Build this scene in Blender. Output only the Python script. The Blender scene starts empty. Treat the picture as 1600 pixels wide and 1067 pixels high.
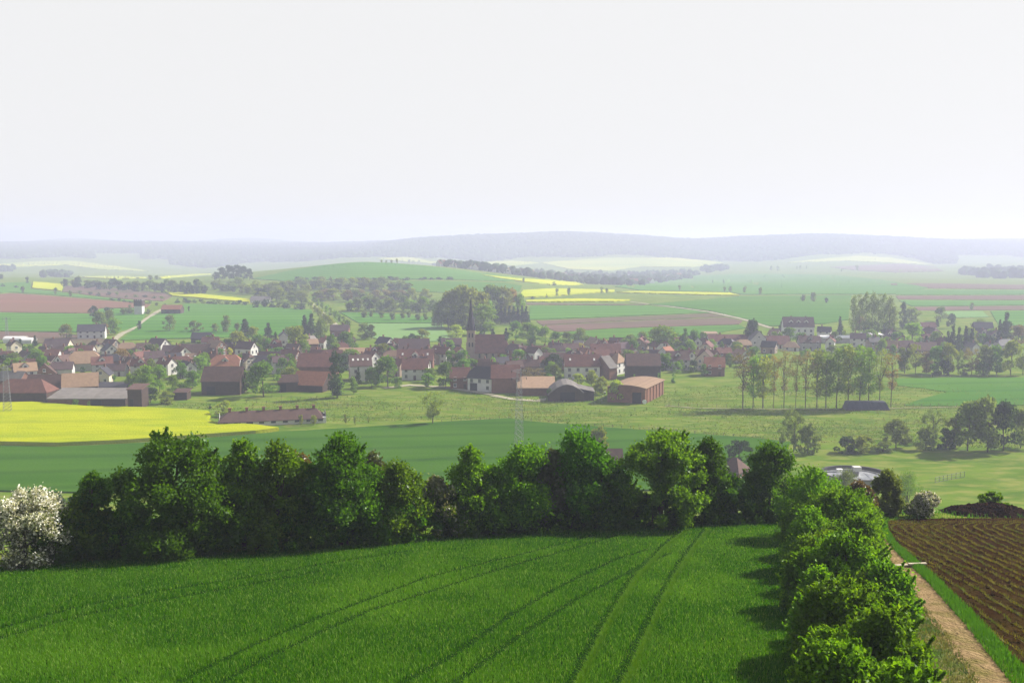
SUN_STRENGTH = 4.9
SKY_STRENGTH = .08
DUST = 2.0
VEIL = .48
EXPOSURE = 0.9
HAZE_COL = (.715, .74, .985)
HAZE_DENS = 3.3e-4
HAZE_ANI = .15
import bpy, math, random
import numpy as np
from mathutils import Vector, Matrix
from mathutils.geometry import delaunay_2d_cdt

rng = np.random.default_rng(7)
random.seed(7)
scene = bpy.context.scene
COL = scene.collection
R = math.radians

# ------------------------------------------------------------------ camera
EYE = 62.0
PITCH = R(5.8)
F = 1570.0                      # focal length in pixels of the 1600 wide photograph
CP, SP = math.cos(PITCH), math.sin(PITCH)
cam_data = bpy.data.cameras.new("camera")
cam = bpy.data.objects.new("camera", cam_data)
COL.objects.link(cam)
cam.location = (0, 0, EYE)
cam.rotation_euler = (R(90) - PITCH, 0, 0)
cam_data.sensor_width = 36.0
cam_data.lens = 36.0 * F / 1600.0
cam_data.clip_start = 0.5
cam_data.clip_end = 40000
scene.camera = cam

def slope_of(py):
    return math.tan(math.atan((533.5 - py) / F) - PITCH)

# ------------------------------------------------------------------ terrain
KX = np.array([0, 60, 110, 150, 200, 300, 340, 380, 420, 480, 560, 600, 640, 700, 820, 900, 1000, 1080, 1130, 1200, 1300, 1450, 1600], float)
def _k(xs, ys):
    return np.interp(KX, xs, ys)
A = [0, 150, 300, 420, 560, 700, 820, 900, 1000, 1130, 1300, 1450, 1600]
KNOTS = [
    (1400, _k(A, [437, 440, 438, 426, 409, 418, 433, 446, 449, 450, 448, 446, 446])),
    (2000, _k(A, [432, 433, 434, 428, 421, 424, 430, 436, 440, 438, 432, 432, 432])),
    (2600, _k(A, [420, 424, 428, 424, 418, 420, 424, 428, 430, 424, 420, 421, 422])),
    (3400, _k(A, [407, 410, 420, 414, 404, 409, 410, 408, 406, 412, 403, 412, 410])),
    (4600, _k([0, 150, 300, 420, 540, 575, 600, 640, 700, 820, 900, 1000, 1080, 1200, 1300, 1420, 1500, 1600],
              [392, 392, 393, 393, 393, 391, 385, 377, 374, 370, 367, 373, 380, 373, 370, 377, 383, 384])),
    (6000, _k([0, 150, 300, 420, 560, 640, 760, 1000, 1080, 1300, 1400, 1500, 1600], [382, 381, 382, 384, 382, 380, 384, 384, 384, 384, 380, 379, 377])),
    (8000, _k([0, 60, 110, 150, 200, 300, 340, 380, 420, 480, 1600], [380, 376, 371, 372, 379, 379, 373, 371, 372, 380, 381])),
    (9800, _k([0, 1600], [386, 386])),
]
NS = 480
S = np.linspace(-0.82, 0.82, NS)
PXS = 800 + F * S * 1.0
Yrows = np.concatenate([np.linspace(-45, 30, 26), np.exp(np.linspace(math.log(33), math.log(9800), 660))])

def brow(px):
    return np.interp(px, [0, 800, 1230, 1600], [66, 78, 84, 88])

def near_z(Y):
    return 51.0 - 0.15 * Y

def pchip(xk, zk, x):
    # xk (K), zk (K,N), x (M) -> (M,N)
    h = np.diff(xk)[:, None]
    d = np.diff(zk, axis=0) / h
    m = np.zeros_like(zk)
    same = (d[1:] * d[:-1]) > 0
    w1 = 2 * h[1:] + h[:-1]
    w2 = h[1:] + 2 * h[:-1]
    with np.errstate(divide='ignore', invalid='ignore'):
        hm = (w1 + w2) / (w1 / d[:-1] + w2 / d[1:])
    m[1:-1] = np.where(same, hm, 0)
    m[0] = d[0]
    m[-1] = d[-1]
    i = np.clip(np.searchsorted(xk, x) - 1, 0, len(xk) - 2)
    t = ((x - xk[i]) / h[i, 0])[:, None]
    hh = h[i]
    return ((2*t**3 - 3*t**2 + 1) * zk[i] + (t**3 - 2*t**2 + t) * hh * m[i]
            + (-2*t**3 + 3*t**2) * zk[i+1] + (t**3 - t**2) * hh * m[i+1])

def build_grid():
    cx = np.clip(PXS, 0, 1600)
    xk = [240., 430., 640., 900.]
    zk = [np.zeros(NS), np.zeros(NS), np.full(NS, 0.6), np.full(NS, 3.5)]
    for Y, ys in KNOTS:
        y = np.interp(cx, KX, ys)
        sl = np.array([slope_of(v) for v in y])
        xk.append(float(Y))
        zk.append(EYE + Y * sl)
    xk = np.array(xk)
    zk = np.array(zk)
    # soften kinks across the columns
    ker = np.exp(-0.5 * (np.arange(-12, 13) / 5.0) ** 2)
    ker /= ker.sum()
    for k in range(len(xk)):
        zk[k] = np.convolve(np.pad(zk[k], 12, mode='edge'), ker, mode='valid')
    far = Yrows >= 240
    Z = np.zeros((len(Yrows), NS))
    Z[far] = pchip(xk, zk, Yrows[far])
    yb = brow(np.clip(PXS, -200, 1800))
    for r in np.where(~far)[0]:
        Y = Yrows[r]
        zb = near_z(yb)
        u = np.clip((Y - yb) / (240 - yb), 0, 1)
        Z[r] = np.where(Y <= yb, near_z(Y), zb * (1 - u) ** 1.6)
    # gentle unevenness
    YY = Yrows[:, None]
    XX = S[None, :] * np.maximum(YY, 60)
    amp = np.clip((YY - 200) / 300, 0, 1) * 0.35 + np.clip((YY - 900) / 1500, 0, 1) * 1.5
    Z += amp * (np.sin(XX / 61 + 1.3) * np.sin(YY / 83 + .4) + .6 * np.sin(XX / 143 - YY / 190))
    namp = np.clip((120 - YY) / 60, 0, 1) * 0.06
    Z += namp * (np.sin(XX / 4.1 + YY / 7.3) + np.sin(XX / 9.7 - YY / 5.9 + 1))
    return Z
ZG = build_grid()

def ground(X, Y):
    s = X / max(Y, 60.0)
    j = min(max((s - S[0]) / (S[1] - S[0]), 0), NS - 1.001)
    j0 = int(j)
    tj = j - j0
    i = min(max(int(np.searchsorted(Yrows, Y)) - 1, 0), len(Yrows) - 2)
    ti = min(max((Y - Yrows[i]) / (Yrows[i+1] - Yrows[i]), 0), 1)
    a = ZG[i, j0] * (1 - tj) + ZG[i, j0+1] * tj
    b = ZG[i+1, j0] * (1 - tj) + ZG[i+1, j0+1] * tj
    return float(a * (1 - ti) + b * ti)

def hit(px, py, ymin=20.0):
    """pixel of the photograph -> point on the terrain"""
    u = (px - 800) / F
    t = (533.5 - py) / F
    dy = CP + t * SP
    dz = t * CP - SP
    s, m = u / dy, dz / dy
    sel = Yrows >= ymin
    Ys = Yrows[sel]
    ss = s * Ys / np.maximum(Ys, 60)
    j = np.clip((ss - S[0]) / (S[1] - S[0]), 0, NS - 1.001)
    j0 = j.astype(int)
    tj = j - j0
    Zs = ZG[sel]
    ar = np.arange(len(Ys))
    zz = Zs[ar, j0] * (1 - tj) + Zs[ar, j0 + 1] * tj
    g = EYE + m * Ys - zz
    below = np.where(g <= 0)[0]
    if len(below) == 0:
        Y = Ys[-1]
    else:
        i = below[0]
        if i == 0:
            Y = Ys[0]
        else:
            Y = Ys[i-1] + (Ys[i] - Ys[i-1]) * g[i-1] / (g[i-1] - g[i])
    X = s * Y
    return Vector((X, Y, ground(X, Y)))

def mpp(p):
    """metres per photo pixel at a point"""
    return (p.y * CP - (p.z - EYE) * SP) / F

# ------------------------------------------------------------------ materials
MATS = {}
def new_mat(name):
    m = bpy.data.materials.new(name)
    m.use_nodes = True
    nt = m.node_tree
    for n in list(nt.nodes):
        nt.nodes.remove(n)
    out = nt.nodes.new('ShaderNodeOutputMaterial')
    return m, nt, out

def rgb(c):
    return (c[0], c[1], c[2], 1.0)

def mix_rgb(nt, fac, a, b, blend='MIX'):
    n = nt.nodes.new('ShaderNodeMix')
    n.data_type = 'RGBA'
    n.blend_type = blend
    for sock, v in ((n.inputs[0], fac), (n.inputs[6], a), (n.inputs[7], b)):
        if hasattr(v, 'links'):
            nt.links.new(v, sock)
        elif isinstance(v, (int, float)):
            sock.default_value = v
        else:
            sock.default_value = rgb(v)
    return n.outputs[2]

def noise_fac(nt, scale, lo=0.35, hi=0.65, detail=4, stretch=(1, 1, 1), rot=0.0, rough=0.55):
    tc = nt.nodes.new('ShaderNodeTexCoord')
    mp = nt.nodes.new('ShaderNodeMapping')
    mp.vector_type = 'TEXTURE'
    mp.inputs['Rotation'].default_value = (0, 0, rot)
    mp.inputs['Scale'].default_value = stretch
    nt.links.new(tc.outputs['Object'], mp.inputs['Vector'])
    nz = nt.nodes.new('ShaderNodeTexNoise')
    nz.inputs['Scale'].default_value = scale
    nz.inputs['Detail'].default_value = detail
    nz.inputs['Roughness'].default_value = rough
    nt.links.new(mp.outputs['Vector'], nz.inputs['Vector'])
    mr = nt.nodes.new('ShaderNodeMapRange')
    mr.inputs['From Min'].default_value = lo
    mr.inputs['From Max'].default_value = hi
    nt.links.new(nz.outputs['Fac'], mr.inputs['Value'])
    return mr.outputs['Result']

def ground_mat(name, c1, c2, scale, c3=None, scale3=0.3, stretch=(1, 1, 1), rot=0.0, bump=0.0, bscale=3.0, rough=0.95, lines=None, lo=.35, hi=.65):
    """soil, grass and crop surfaces: two noise mixes, optional row lines (spacing m, colour, strength, angle)"""
    m, nt, out = new_mat(name)
    col = mix_rgb(nt, noise_fac(nt, scale, lo, hi, stretch=stretch, rot=rot), c1, c2)
    if c3:
        col = mix_rgb(nt, noise_fac(nt, scale3, .45, .7, stretch=stretch, rot=rot), col, c3)
    if lines:
        sp, lc, st, ang = lines
        tc = nt.nodes.new('ShaderNodeTexCoord')
        mp = nt.nodes.new('ShaderNodeMapping')
        mp.inputs['Rotation'].default_value = (0, 0, ang)
        nt.links.new(tc.outputs['Object'], mp.inputs['Vector'])
        w = nt.nodes.new('ShaderNodeTexWave')
        w.inputs['Scale'].default_value = 0.314 / sp
        w.inputs['Distortion'].default_value = 1.5
        w.inputs['Detail'].default_value = 1
        w.inputs['Detail Scale'].default_value = .3
        nt.links.new(mp.outputs['Vector'], w.inputs['Vector'])
        mr = nt.nodes.new('ShaderNodeMapRange')
        mr.inputs['From Min'].default_value = .80
        mr.inputs['From Max'].default_value = .99
        mr.inputs['To Max'].default_value = st
        nt.links.new(w.outputs['Fac'], mr.inputs['Value'])
        col = mix_rgb(nt, mr.outputs['Result'], col, lc)
    b = nt.nodes.new('ShaderNodeBsdfPrincipled')
    b.inputs['Roughness'].default_value = rough
    b.inputs['Specular IOR Level'].default_value = 0.0
    nt.links.new(col, b.inputs['Base Color'])
    if bump:
        nf = noise_fac(nt, bscale, 0, 1, detail=6)
        bp = nt.nodes.new('ShaderNodeBump')
        bp.inputs['Strength'].default_value = bump
        bp.inputs['Distance'].default_value = .3
        nt.links.new(nf, bp.inputs['Height'])
        nt.links.new(bp.outputs['Normal'], b.inputs['Normal'])
    nt.links.new(b.outputs['BSDF'], out.inputs['Surface'])
    return m

def leaf_mat(name, c1, c2, c3=None, transl=0.4, gloss=0.08, rough=.45, clump=0.6, objvar=0.25, glints=None):
    """leaves: colour differs per leaf and per plant; lets light through"""
    m, nt, out = new_mat(name)
    geo = nt.nodes.new('ShaderNodeNewGeometry')
    col = mix_rgb(nt, geo.outputs['Random Per Island'], c1, c2)
    if c3:
        col = mix_rgb(nt, noise_fac(nt, clump, .45, .65, detail=2), col, c3)
    if glints:  # scattered blades painted pale to stand for leaf glints
        tr = nt.nodes.new('ShaderNodeMapRange')
        tr.inputs['From Min'].default_value = .88
        tr.inputs['From Max'].default_value = .93
        nt.links.new(geo.outputs['Random Per Island'], tr.inputs['Value'])
        col = mix_rgb(nt, tr.outputs['Result'], col, glints)
    if objvar:
        oi = nt.nodes.new('ShaderNodeObjectInfo')
        hs = nt.nodes.new('ShaderNodeHueSaturation')
        mr = nt.nodes.new('ShaderNodeMapRange')
        mr.inputs['To Min'].default_value = 1 - objvar
        mr.inputs['To Max'].default_value = 1 + objvar
        nt.links.new(oi.outputs['Random'], mr.inputs['Value'])
        nt.links.new(mr.outputs['Result'], hs.inputs['Value'])
        mr2 = nt.nodes.new('ShaderNodeMapRange')
        mr2.inputs['To Min'].default_value = .488
        mr2.inputs['To Max'].default_value = .508
        nt.links.new(oi.outputs['Random'], mr2.inputs['Value'])
        nt.links.new(mr2.outputs['Result'], hs.inputs['Hue'])
        nt.links.new(col, hs.inputs['Color'])
        col = hs.outputs['Color']
    d = nt.nodes.new('ShaderNodeBsdfDiffuse')
    t = nt.nodes.new('ShaderNodeBsdfTranslucent')
    nt.links.new(col, d.inputs['Color'])
    tcol = mix_rgb(nt, 1.0, col, (1.25, 1.2, .55), 'MULTIPLY')
    nt.links.new(tcol, t.inputs['Color'])
    mx = nt.nodes.new('ShaderNodeMixShader')
    mx.inputs[0].default_value = transl
    nt.links.new(d.outputs[0], mx.inputs[1])
    nt.links.new(t.outputs[0], mx.inputs[2])
    g = nt.nodes.new('ShaderNodeBsdfGlossy')
    g.inputs['Roughness'].default_value = rough
    g.inputs['Color'].default_value = (.9, .95, .9, 1)
    mg = nt.nodes.new('ShaderNodeMixShader')
    mg.inputs[0].default_value = gloss
    nt.links.new(mx.outputs[0], mg.inputs[1])
    nt.links.new(g.outputs[0], mg.inputs[2])
    nt.links.new(mg.outputs[0], out.inputs['Surface'])
    return m

def solid_mat(name, c1, c2=None, scale=1.0, rough=.8, spec=.1, metal=0.0, stretch=(1, 1, 1), rows=0.0, rowcol=None, bump=0.0):
    """plaster, tiles, wood, metal: weathered noise, optional horizontal courses every ROWS metres"""
    m, nt, out = new_mat(name)
    c2 = c2 or tuple(v * .75 for v in c1)
    col = mix_rgb(nt, noise_fac(nt, scale, .3, .7, stretch=stretch), c1, c2)
    oi = nt.nodes.new('ShaderNodeObjectInfo')
    hs = nt.nodes.new('ShaderNodeHueSaturation')
    mr = nt.nodes.new('ShaderNodeMapRange')
    mr.inputs['To Min'].default_value = .82
    mr.inputs['To Max'].default_value = 1.15
    nt.links.new(oi.outputs['Random'], mr.inputs['Value'])
    nt.links.new(mr.outputs['Result'], hs.inputs['Value'])
    nt.links.new(col, hs.inputs['Color'])
    col = hs.outputs['Color']
    b = nt.nodes.new('ShaderNodeBsdfPrincipled')
    b.inputs['Roughness'].default_value = rough
    b.inputs['Specular IOR Level'].default_value = spec
    b.inputs['Metallic'].default_value = metal
    if rows:
        tc = nt.nodes.new('ShaderNodeTexCoord')
        w = nt.nodes.new('ShaderNodeTexWave')
        w.bands_direction = 'Z'
        w.inputs['Scale'].default_value = 0.314 / rows
        nt.links.new(tc.outputs['Object'], w.inputs['Vector'])
        mr3 = nt.nodes.new('ShaderNodeMapRange')
        mr3.inputs['From Min'].default_value = .75
        mr3.inputs['To Max'].default_value = .6
        nt.links.new(w.outputs['Fac'], mr3.inputs['Value'])
        col = mix_rgb(nt, mr3.outputs['Result'], col, rowcol or tuple(v * .55 for v in c1))
    nt.links.new(col, b.inputs['Base Color'])
    nt.links.new(b.outputs['BSDF'], out.inputs['Surface'])
    return m

def M(key):
    return MATS[key]

# ground and crops
MATS['meadow'] = ground_mat('meadow_grass', (.060, .122, .007), (.115, .18, .014), .11, (.19, .20, .045), .27, stretch=(2.4, 1, 1), bump=.7, bscale=.35, lo=.36, hi=.64)
MATS['crop_green'] = ground_mat('winter_crop', (.030, .090, .003), (.042, .112, .005), .05, (.046, .112, .006), .1, stretch=(6, 1, 1), lines=(18, (.018, .065, .004), .5, R(82)), bump=.5, bscale=1.2)
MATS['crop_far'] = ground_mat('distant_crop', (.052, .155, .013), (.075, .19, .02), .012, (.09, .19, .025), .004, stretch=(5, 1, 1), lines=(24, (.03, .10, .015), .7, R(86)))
MATS['crop_light'] = ground_mat('pale_crop', (.11, .22, .06), (.15, .25, .08), .01, stretch=(4, 1, 1))
MATS['crop_mid'] = ground_mat('spring_crop', (.046, .135, .010), (.066, .165, .014), .02, (.075, .16, .015), .006, stretch=(3, 1, 1), lines=(22, (.03, .10, .012), .6, R(84)))
MATS['rape'] = ground_mat('rapeseed_bloom', (.29, .325, .002), (.355, .37, .004), .6, (.23, .29, .004), .12, stretch=(3, 1, 1), lines=(24, (.20, .26, .006), .45, R(84)), bump=1.0, bscale=1.5)
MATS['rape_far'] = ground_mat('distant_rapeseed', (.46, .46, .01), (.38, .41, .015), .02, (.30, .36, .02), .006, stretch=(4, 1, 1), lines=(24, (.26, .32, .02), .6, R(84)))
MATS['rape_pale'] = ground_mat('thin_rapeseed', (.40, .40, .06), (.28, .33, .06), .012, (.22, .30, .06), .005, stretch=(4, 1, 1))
MATS['soil_red'] = ground_mat('reddish_soil', (.20, .095, .055), (.15, .075, .045), .03, (.17, .10, .06), .008, stretch=(5, 1, 1), lines=(14, (.12, .06, .04), .6, R(86)))
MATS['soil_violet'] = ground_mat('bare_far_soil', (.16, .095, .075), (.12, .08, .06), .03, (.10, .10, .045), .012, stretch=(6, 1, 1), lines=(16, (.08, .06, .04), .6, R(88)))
MATS['soil_near'] = ground_mat('tilled_soil', (.050, .025, .008), (.026, .012, .004), .9, (.062, .046, .010), .22, bump=1.0, bscale=6.0, lines=(.82, (.018, .009, .003), .3, R(-7)))
MATS['track'] = ground_mat('packed_dirt', (.33, .23, .12), (.22, .15, .075), 1.6, (.15, .13, .04), .7, bump=1.0, bscale=5)
MATS['lane'] = ground_mat('gravel_lane', (.36, .33, .24), (.27, .25, .16), .2)
MATS['lane_dull'] = ground_mat('grassy_lane', (.24, .23, .12), (.13, .16, .05), .3)
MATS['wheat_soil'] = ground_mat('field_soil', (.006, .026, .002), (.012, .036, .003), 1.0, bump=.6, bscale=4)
MATS['dirt_strip'] = ground_mat('worn_verge', (.20, .16, .07), (.11, .12, .03), 1.4, (.05, .10, .015), .5, bump=.6, bscale=5)

# leaves
MATS['leaf_hero'] = leaf_mat('leaf_dark', (.025, .095, .002), (.115, .26, .005), (.06, .15, .003), transl=.52, gloss=.010, rough=.4)
MATS['leaf_hero2'] = leaf_mat('leaf_fresh', (.05, .145, .002), (.19, .34, .008), (.10, .21, .004), transl=.54, gloss=.010, rough=.4)
MATS['leaf_hazel'] = leaf_mat('leaf_hazel', (.05, .145, .002), (.20, .36, .012), (.11, .24, .006), transl=.52, gloss=.010, rough=.45)
MATS['leaf_olive'] = leaf_mat('leaf_olive', (.06, .085, .015), (.12, .14, .03), (.09, .11, .02), transl=.4)
MATS['leaf_rust'] = leaf_mat('leaf_rust', (.10, .07, .012), (.16, .10, .02), transl=.4)
MATS['blossom'] = leaf_mat('white_blossom', (.62, .60, .52), (.80, .78, .72), (.55, .55, .40), transl=.25, gloss=.008)
MATS['blossom_cream'] = leaf_mat('cream_blossom', (.22, .24, .08), (.34, .34, .16), (.07, .12, .02), transl=.35, clump=.9)
MATS['green'] = leaf_mat('foliage_green', (.07, .165, .010), (.13, .24, .018), transl=.5, gloss=.005)
MATS['bright'] = leaf_mat('foliage_bright', (.12, .24, .012), (.20, .33, .025), transl=.5, gloss=.005)
MATS['lime'] = leaf_mat('foliage_lime', (.25, .33, .025), (.33, .40, .04), transl=.5, gloss=.008)
MATS['olive'] = leaf_mat('foliage_olive', (.15, .20, .025), (.25, .30, .04), transl=.5, gloss=.005)
MATS['dark'] = leaf_mat('conifer_dark', (.028, .06, .018), (.05, .095, .028), transl=.3, gloss=.005)
MATS['grey'] = leaf_mat('foliage_greygreen', (.11, .165, .04), (.18, .24, .06), transl=.5, gloss=.005)
MATS['brown'] = leaf_mat('budding_brown', (.19, .16, .065), (.26, .22, .09), transl=.4, gloss=.005)
MATS['orange'] = leaf_mat('budding_orange', (.22, .14, .035), (.28, .20, .05), transl=.4, gloss=.008)
MATS['yellow'] = leaf_mat('foliage_yellow', (.36, .34, .02), (.45, .40, .04), transl=.45, gloss=.008)
MATS['wood_far'] = leaf_mat('far_forest', (.03, .06, .028), (.055, .085, .035), (.06, .10, .04), transl=.2, gloss=0, clump=.01, objvar=0)
MATS['bark'] = solid_mat('bark', (.09, .07, .05), (.05, .04, .03), 3, rough=.95, spec=.1)
MATS['wheat'] = leaf_mat('wheat_blade', (.014, .085, .0003), (.088, .25, .002), (.095, .24, .008), transl=.44, gloss=.003, rough=.5, clump=.12, objvar=0, glints=(.23, .37, .07))
MATS['sunlit_rutgrass'] = leaf_mat('sunlit_rut_blade', (.07, .20, .002), (.12, .23, .004), transl=.4, gloss=.004, rough=.5, objvar=0)  # lighter blades: sun on the rut edge put into the colour
MATS['grass'] = leaf_mat('grass_blade', (.05, .17, .003), (.09, .24, .006), (.07, .20, .004), transl=.4, gloss=.008, clump=.5, objvar=0)
MATS['tuft'] = leaf_mat('meadow_tuft', (.065, .14, .008), (.15, .21, .02), (.22, .23, .05), transl=.3, gloss=0, clump=.06, objvar=0)
MATS['drygrass'] = leaf_mat('dry_weeds', (.20, .16, .06), (.10, .13, .03), (.06, .12, .02), transl=.4, gloss=.03, clump=1.0, objvar=0)
MATS['seedling'] = leaf_mat('seedling', (.19, .16, .018), (.14, .14, .016), (.09, .12, .012), transl=.35, gloss=.005, clump=.5, objvar=0)

# buildings
MATS['roof_red'] = solid_mat('tiles_red', (.17, .075, .057), (.105, .052, .044), .7, rows=.35)
MATS['roof_brown'] = solid_mat('tiles_brown', (.125, .072, .058), (.08, .05, .044), .7, rows=.35)
MATS['roof_dark'] = solid_mat('tiles_slate', (.055, .05, .058), (.04, .036, .045), .6, rows=.35, rough=.55)
MATS['roof_purple'] = solid_mat('tiles_aged', (.12, .075, .075), (.09, .06, .06), .6, rows=.35)
MATS['roof_tan'] = solid_mat('tiles_tan', (.32, .21, .13), (.23, .15, .10), .9, rows=.35)
MATS['roof_orange'] = solid_mat('tiles_orange', (.28, .12, .07), (.19, .085, .055), .9, rows=.35)
MATS['roof_grey'] = solid_mat('fibre_cement', (.19, .17, .155), (.13, .115, .105), .35)
MATS['roof_white'] = solid_mat('white_sheet_roof', (.75, .73, .70), (.62, .60, .58), .3, rough=.5)
MATS['wall_white'] = solid_mat('render_white', (.60, .585, .56), (.50, .48, .45), .5)
MATS['wall_cream'] = solid_mat('render_cream', (.58, .50, .38), (.50, .43, .33), .4)
MATS['wall_grey'] = solid_mat('render_grey', (.42, .40, .38), (.34, .32, .31), .4)
MATS['wall_brick'] = solid_mat('brick', (.21, .095, .06), (.15, .07, .045), .8, rows=.25, rowcol=(.19, .12, .09))
MATS['wall_wood'] = solid_mat('dark_boards', (.075, .05, .04), (.05, .034, .028), .8)
MATS['wall_stone'] = solid_mat('sandstone', (.34, .26, .20), (.25, .19, .155), .5, rows=.5)
MATS['glass'] = solid_mat('window_glass', (.03, .035, .045), (.02, .022, .03), 1, rough=.15, spec=.6)
MATS['trim'] = solid_mat('painted_trim', (.72, .70, .66), (.66, .64, .6), 1)
MATS['door'] = solid_mat('timber_door', (.10, .055, .03), (.07, .04, .025), 1)
MATS['opening'] = solid_mat('barn_gate', (.03, .028, .03), (.02, .02, .022), 1)
MATS['dullsteel'] = solid_mat('weathered_steel', (.16, .17, .17), (.12, .13, .13), 2, rough=.6)
MATS['steel'] = solid_mat('galvanised_steel', (.22, .23, .24), (.16, .17, .18), 2, rough=.5, metal=.2)
MATS['concrete'] = solid_mat('concrete', (.24, .235, .23), (.16, .155, .155), .6)
MATS['darkconcrete'] = solid_mat('wet_concrete', (.10, .095, .09), (.07, .065, .065), .6)
MATS['sludge'] = solid_mat('foaming_water', (.42, .42, .43), (.07, .075, .085), .5, rough=.25, spec=.4, stretch=(1, 3, 1))
MATS['tarp'] = solid_mat('blue_grey_tarp', (.06, .065, .10), (.045, .048, .075), .5, rough=.5)
MATS['post'] = solid_mat('weathered_post', (.16, .13, .10), (.10, .08, .06), 3)
MATS['plank'] = solid_mat('bleached_wood', (.46, .40, .30), (.36, .30, .22), 3)
MATS['heap'] = ground_mat('dark_compost', (.035, .02, .012), (.02, .012, .008), 2.0, bump=1.0, bscale=5)
MATS['bale'] = solid_mat('white_film', (.75, .75, .74), (.66, .66, .66), 2, rough=.4)

# ------------------------------------------------------------------ mesh helpers
def np_mesh(name, verts, faces, mats, midx=None, smooth=False):
    """verts (N,3); faces: list of int arrays (n,3) or (n,4)"""
    me = bpy.data.meshes.new(name)
    verts = np.asarray(verts, np.float32)
    me.vertices.add(len(verts))
    me.vertices.foreach_set('co', verts.ravel())
    loops = np.concatenate([f.ravel() for f in faces]).astype(np.int32)
    tot = np.concatenate([np.full(len(f), f.shape[1], np.int32) for f in faces])
    me.loops.add(len(loops))
    me.loops.foreach_set('vertex_index', loops)
    me.polygons.add(len(tot))
    st = np.concatenate([[0], np.cumsum(tot)[:-1]]).astype(np.int32)
    me.polygons.foreach_set('loop_start', st)
    me.polygons.foreach_set('loop_total', tot)
    for m in mats:
        me.materials.append(m)
    if midx is not None:
        me.polygons.foreach_set('material_index', np.asarray(midx, np.int32))
    if smooth:
        me.polygons.foreach_set('use_smooth', np.ones(len(tot), bool))
    me.update(calc_edges=True)
    return me

def link(name, me, parent=None, loc=None, rz=0.0, scale=None):
    o = bpy.data.objects.new(name, me)
    COL.objects.link(o)
    if parent is not None:
        o.parent = parent
    if loc is not None:
        o.location = loc
    if rz:
        o.rotation_euler = (0, 0, rz)
    if scale is not None:
        o.scale = scale
    return o

def empty(name, loc, rz=0.0):
    o = link(name, None, loc=loc, rz=rz)
    o.empty_display_size = 1
    return o

def tag(o, label=None, cat=None, group=None, kind=None):
    for k, v in (('label', label), ('category', cat), ('group', group), ('kind', kind)):
        if v:
            o[k] = v
    return o

class MB:
    """collects simple solids into one mesh"""
    def __init__(self):
        self.v, self.f, self.m = [], [], []
    def poly(self, pts, faces, mi=0):
        b = len(self.v)
        self.v += [tuple(p) for p in pts]
        for f in faces:
            self.f.append([b + i for i in f])
            self.m.append(mi)
    def box(self, c, s, mi=0, rz=0.0):
        x, y, z = (d / 2 for d in s)
        ca, sa = math.cos(rz), math.sin(rz)
        pts = []
        for dz in (-z, z):
            for dx, dy in ((-x, -y), (x, -y), (x, y), (-x, y)):
                pts.append((c[0] + dx * ca - dy * sa, c[1] + dx * sa + dy * ca, c[2] + dz))
        self.poly(pts, [(3, 2, 1, 0), (4, 5, 6, 7), (0, 1, 5, 4), (1, 2, 6, 5), (2, 3, 7, 6), (3, 0, 4, 7)], mi)
    def tube(self, a, b, r0, r1, n=6, mi=0, caps=True):
        a, b = Vector(a), Vector(b)
        d = (b - a)
        if d.length < 1e-6:
            return
        d.normalize()
        u = d.cross(Vector((0, 0, 1)) if abs(d.z) < .9 else Vector((1, 0, 0))).normalized()
        w = d.cross(u)
        pts = []
        for p, r in ((a, r0), (b, r1)):
            for k in range(n):
                t = 2 * math.pi * k / n
                pts.append(p + u * (r * math.cos(t)) + w * (r * math.sin(t)))
        fs = [(k, (k + 1) % n, n + (k + 1) % n, n + k) for k in range(n)]
        if caps:
            fs += [tuple(range(n))[::-1], tuple(range(n, 2 * n))]
        self.poly(pts, fs, mi)
    def slab(self, pts, t, mi=0):
        """a thick plate: top polygon PTS, T thick downwards"""
        n = len(pts)
        allp = [tuple(p) for p in pts] + [(p[0], p[1], p[2] - t) for p in pts]
        fs = [tuple(range(n)), tuple(range(n, 2 * n))[::-1]]
        fs += [(k, n + k, n + (k + 1) % n, (k + 1) % n) for k in range(n)]
        self.poly(allp, fs, mi)
    def mesh(self, name, mats):
        me = bpy.data.meshes.new(name)
        me.from_pydata(self.v, [], self.f)
        for m in mats:
            me.materials.append(m)
        me.polygons.foreach_set('material_index', self.m)
        me.update()
        return me
    def build(self, name, mats, parent=None, loc=None, rz=0.0, scale=None):
        if not isinstance(mats, (list, tuple)):
            mats = [mats]
        return link(name, self.mesh(name, mats), parent, loc, rz, scale)

# ------------------------------------------------------------------ terrain mesh
def build_terrain():
    YY = np.repeat(Yrows[:, None], NS, 1)
    XX = S[None, :] * np.maximum(YY, 60)
    v = np.stack([XX, YY, ZG], -1).reshape(-1, 3)
    i = np.arange(len(Yrows) - 1)[:, None]
    j = np.arange(NS - 1)[None, :]
    a = (i * NS + j).ravel()
    f = np.stack([a, a + 1, a + NS + 1, a + NS], 1)
    o = link('terrain', np_mesh('terrain', v, [f], [M('meadow')], smooth=True))
    tag(o, kind='structure')
build_terrain()

# ------------------------------------------------------------------ field sheets
def in_poly(x, y, poly):
    poly = np.asarray(poly, float)
    inside = np.zeros(len(x), bool)
    n = len(poly)
    for k in range(n):
        x1, y1 = poly[k]
        x2, y2 = poly[(k + 1) % n]
        c = ((y1 > y) != (y2 > y)) & (x < (x2 - x1) * (y - y1) / (y2 - y1 + 1e-12) + x1)
        inside ^= c
    return inside

def densify(poly, step):
    out = []
    n = len(poly)
    for k in range(n):
        a, b = np.array(poly[k], float), np.array(poly[(k + 1) % n], float)
        m = max(1, int(math.ceil(np.linalg.norm(b - a) / step)))
        for t in range(m):
            out.append(tuple(a + (b - a) * t / m))
    return out

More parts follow.
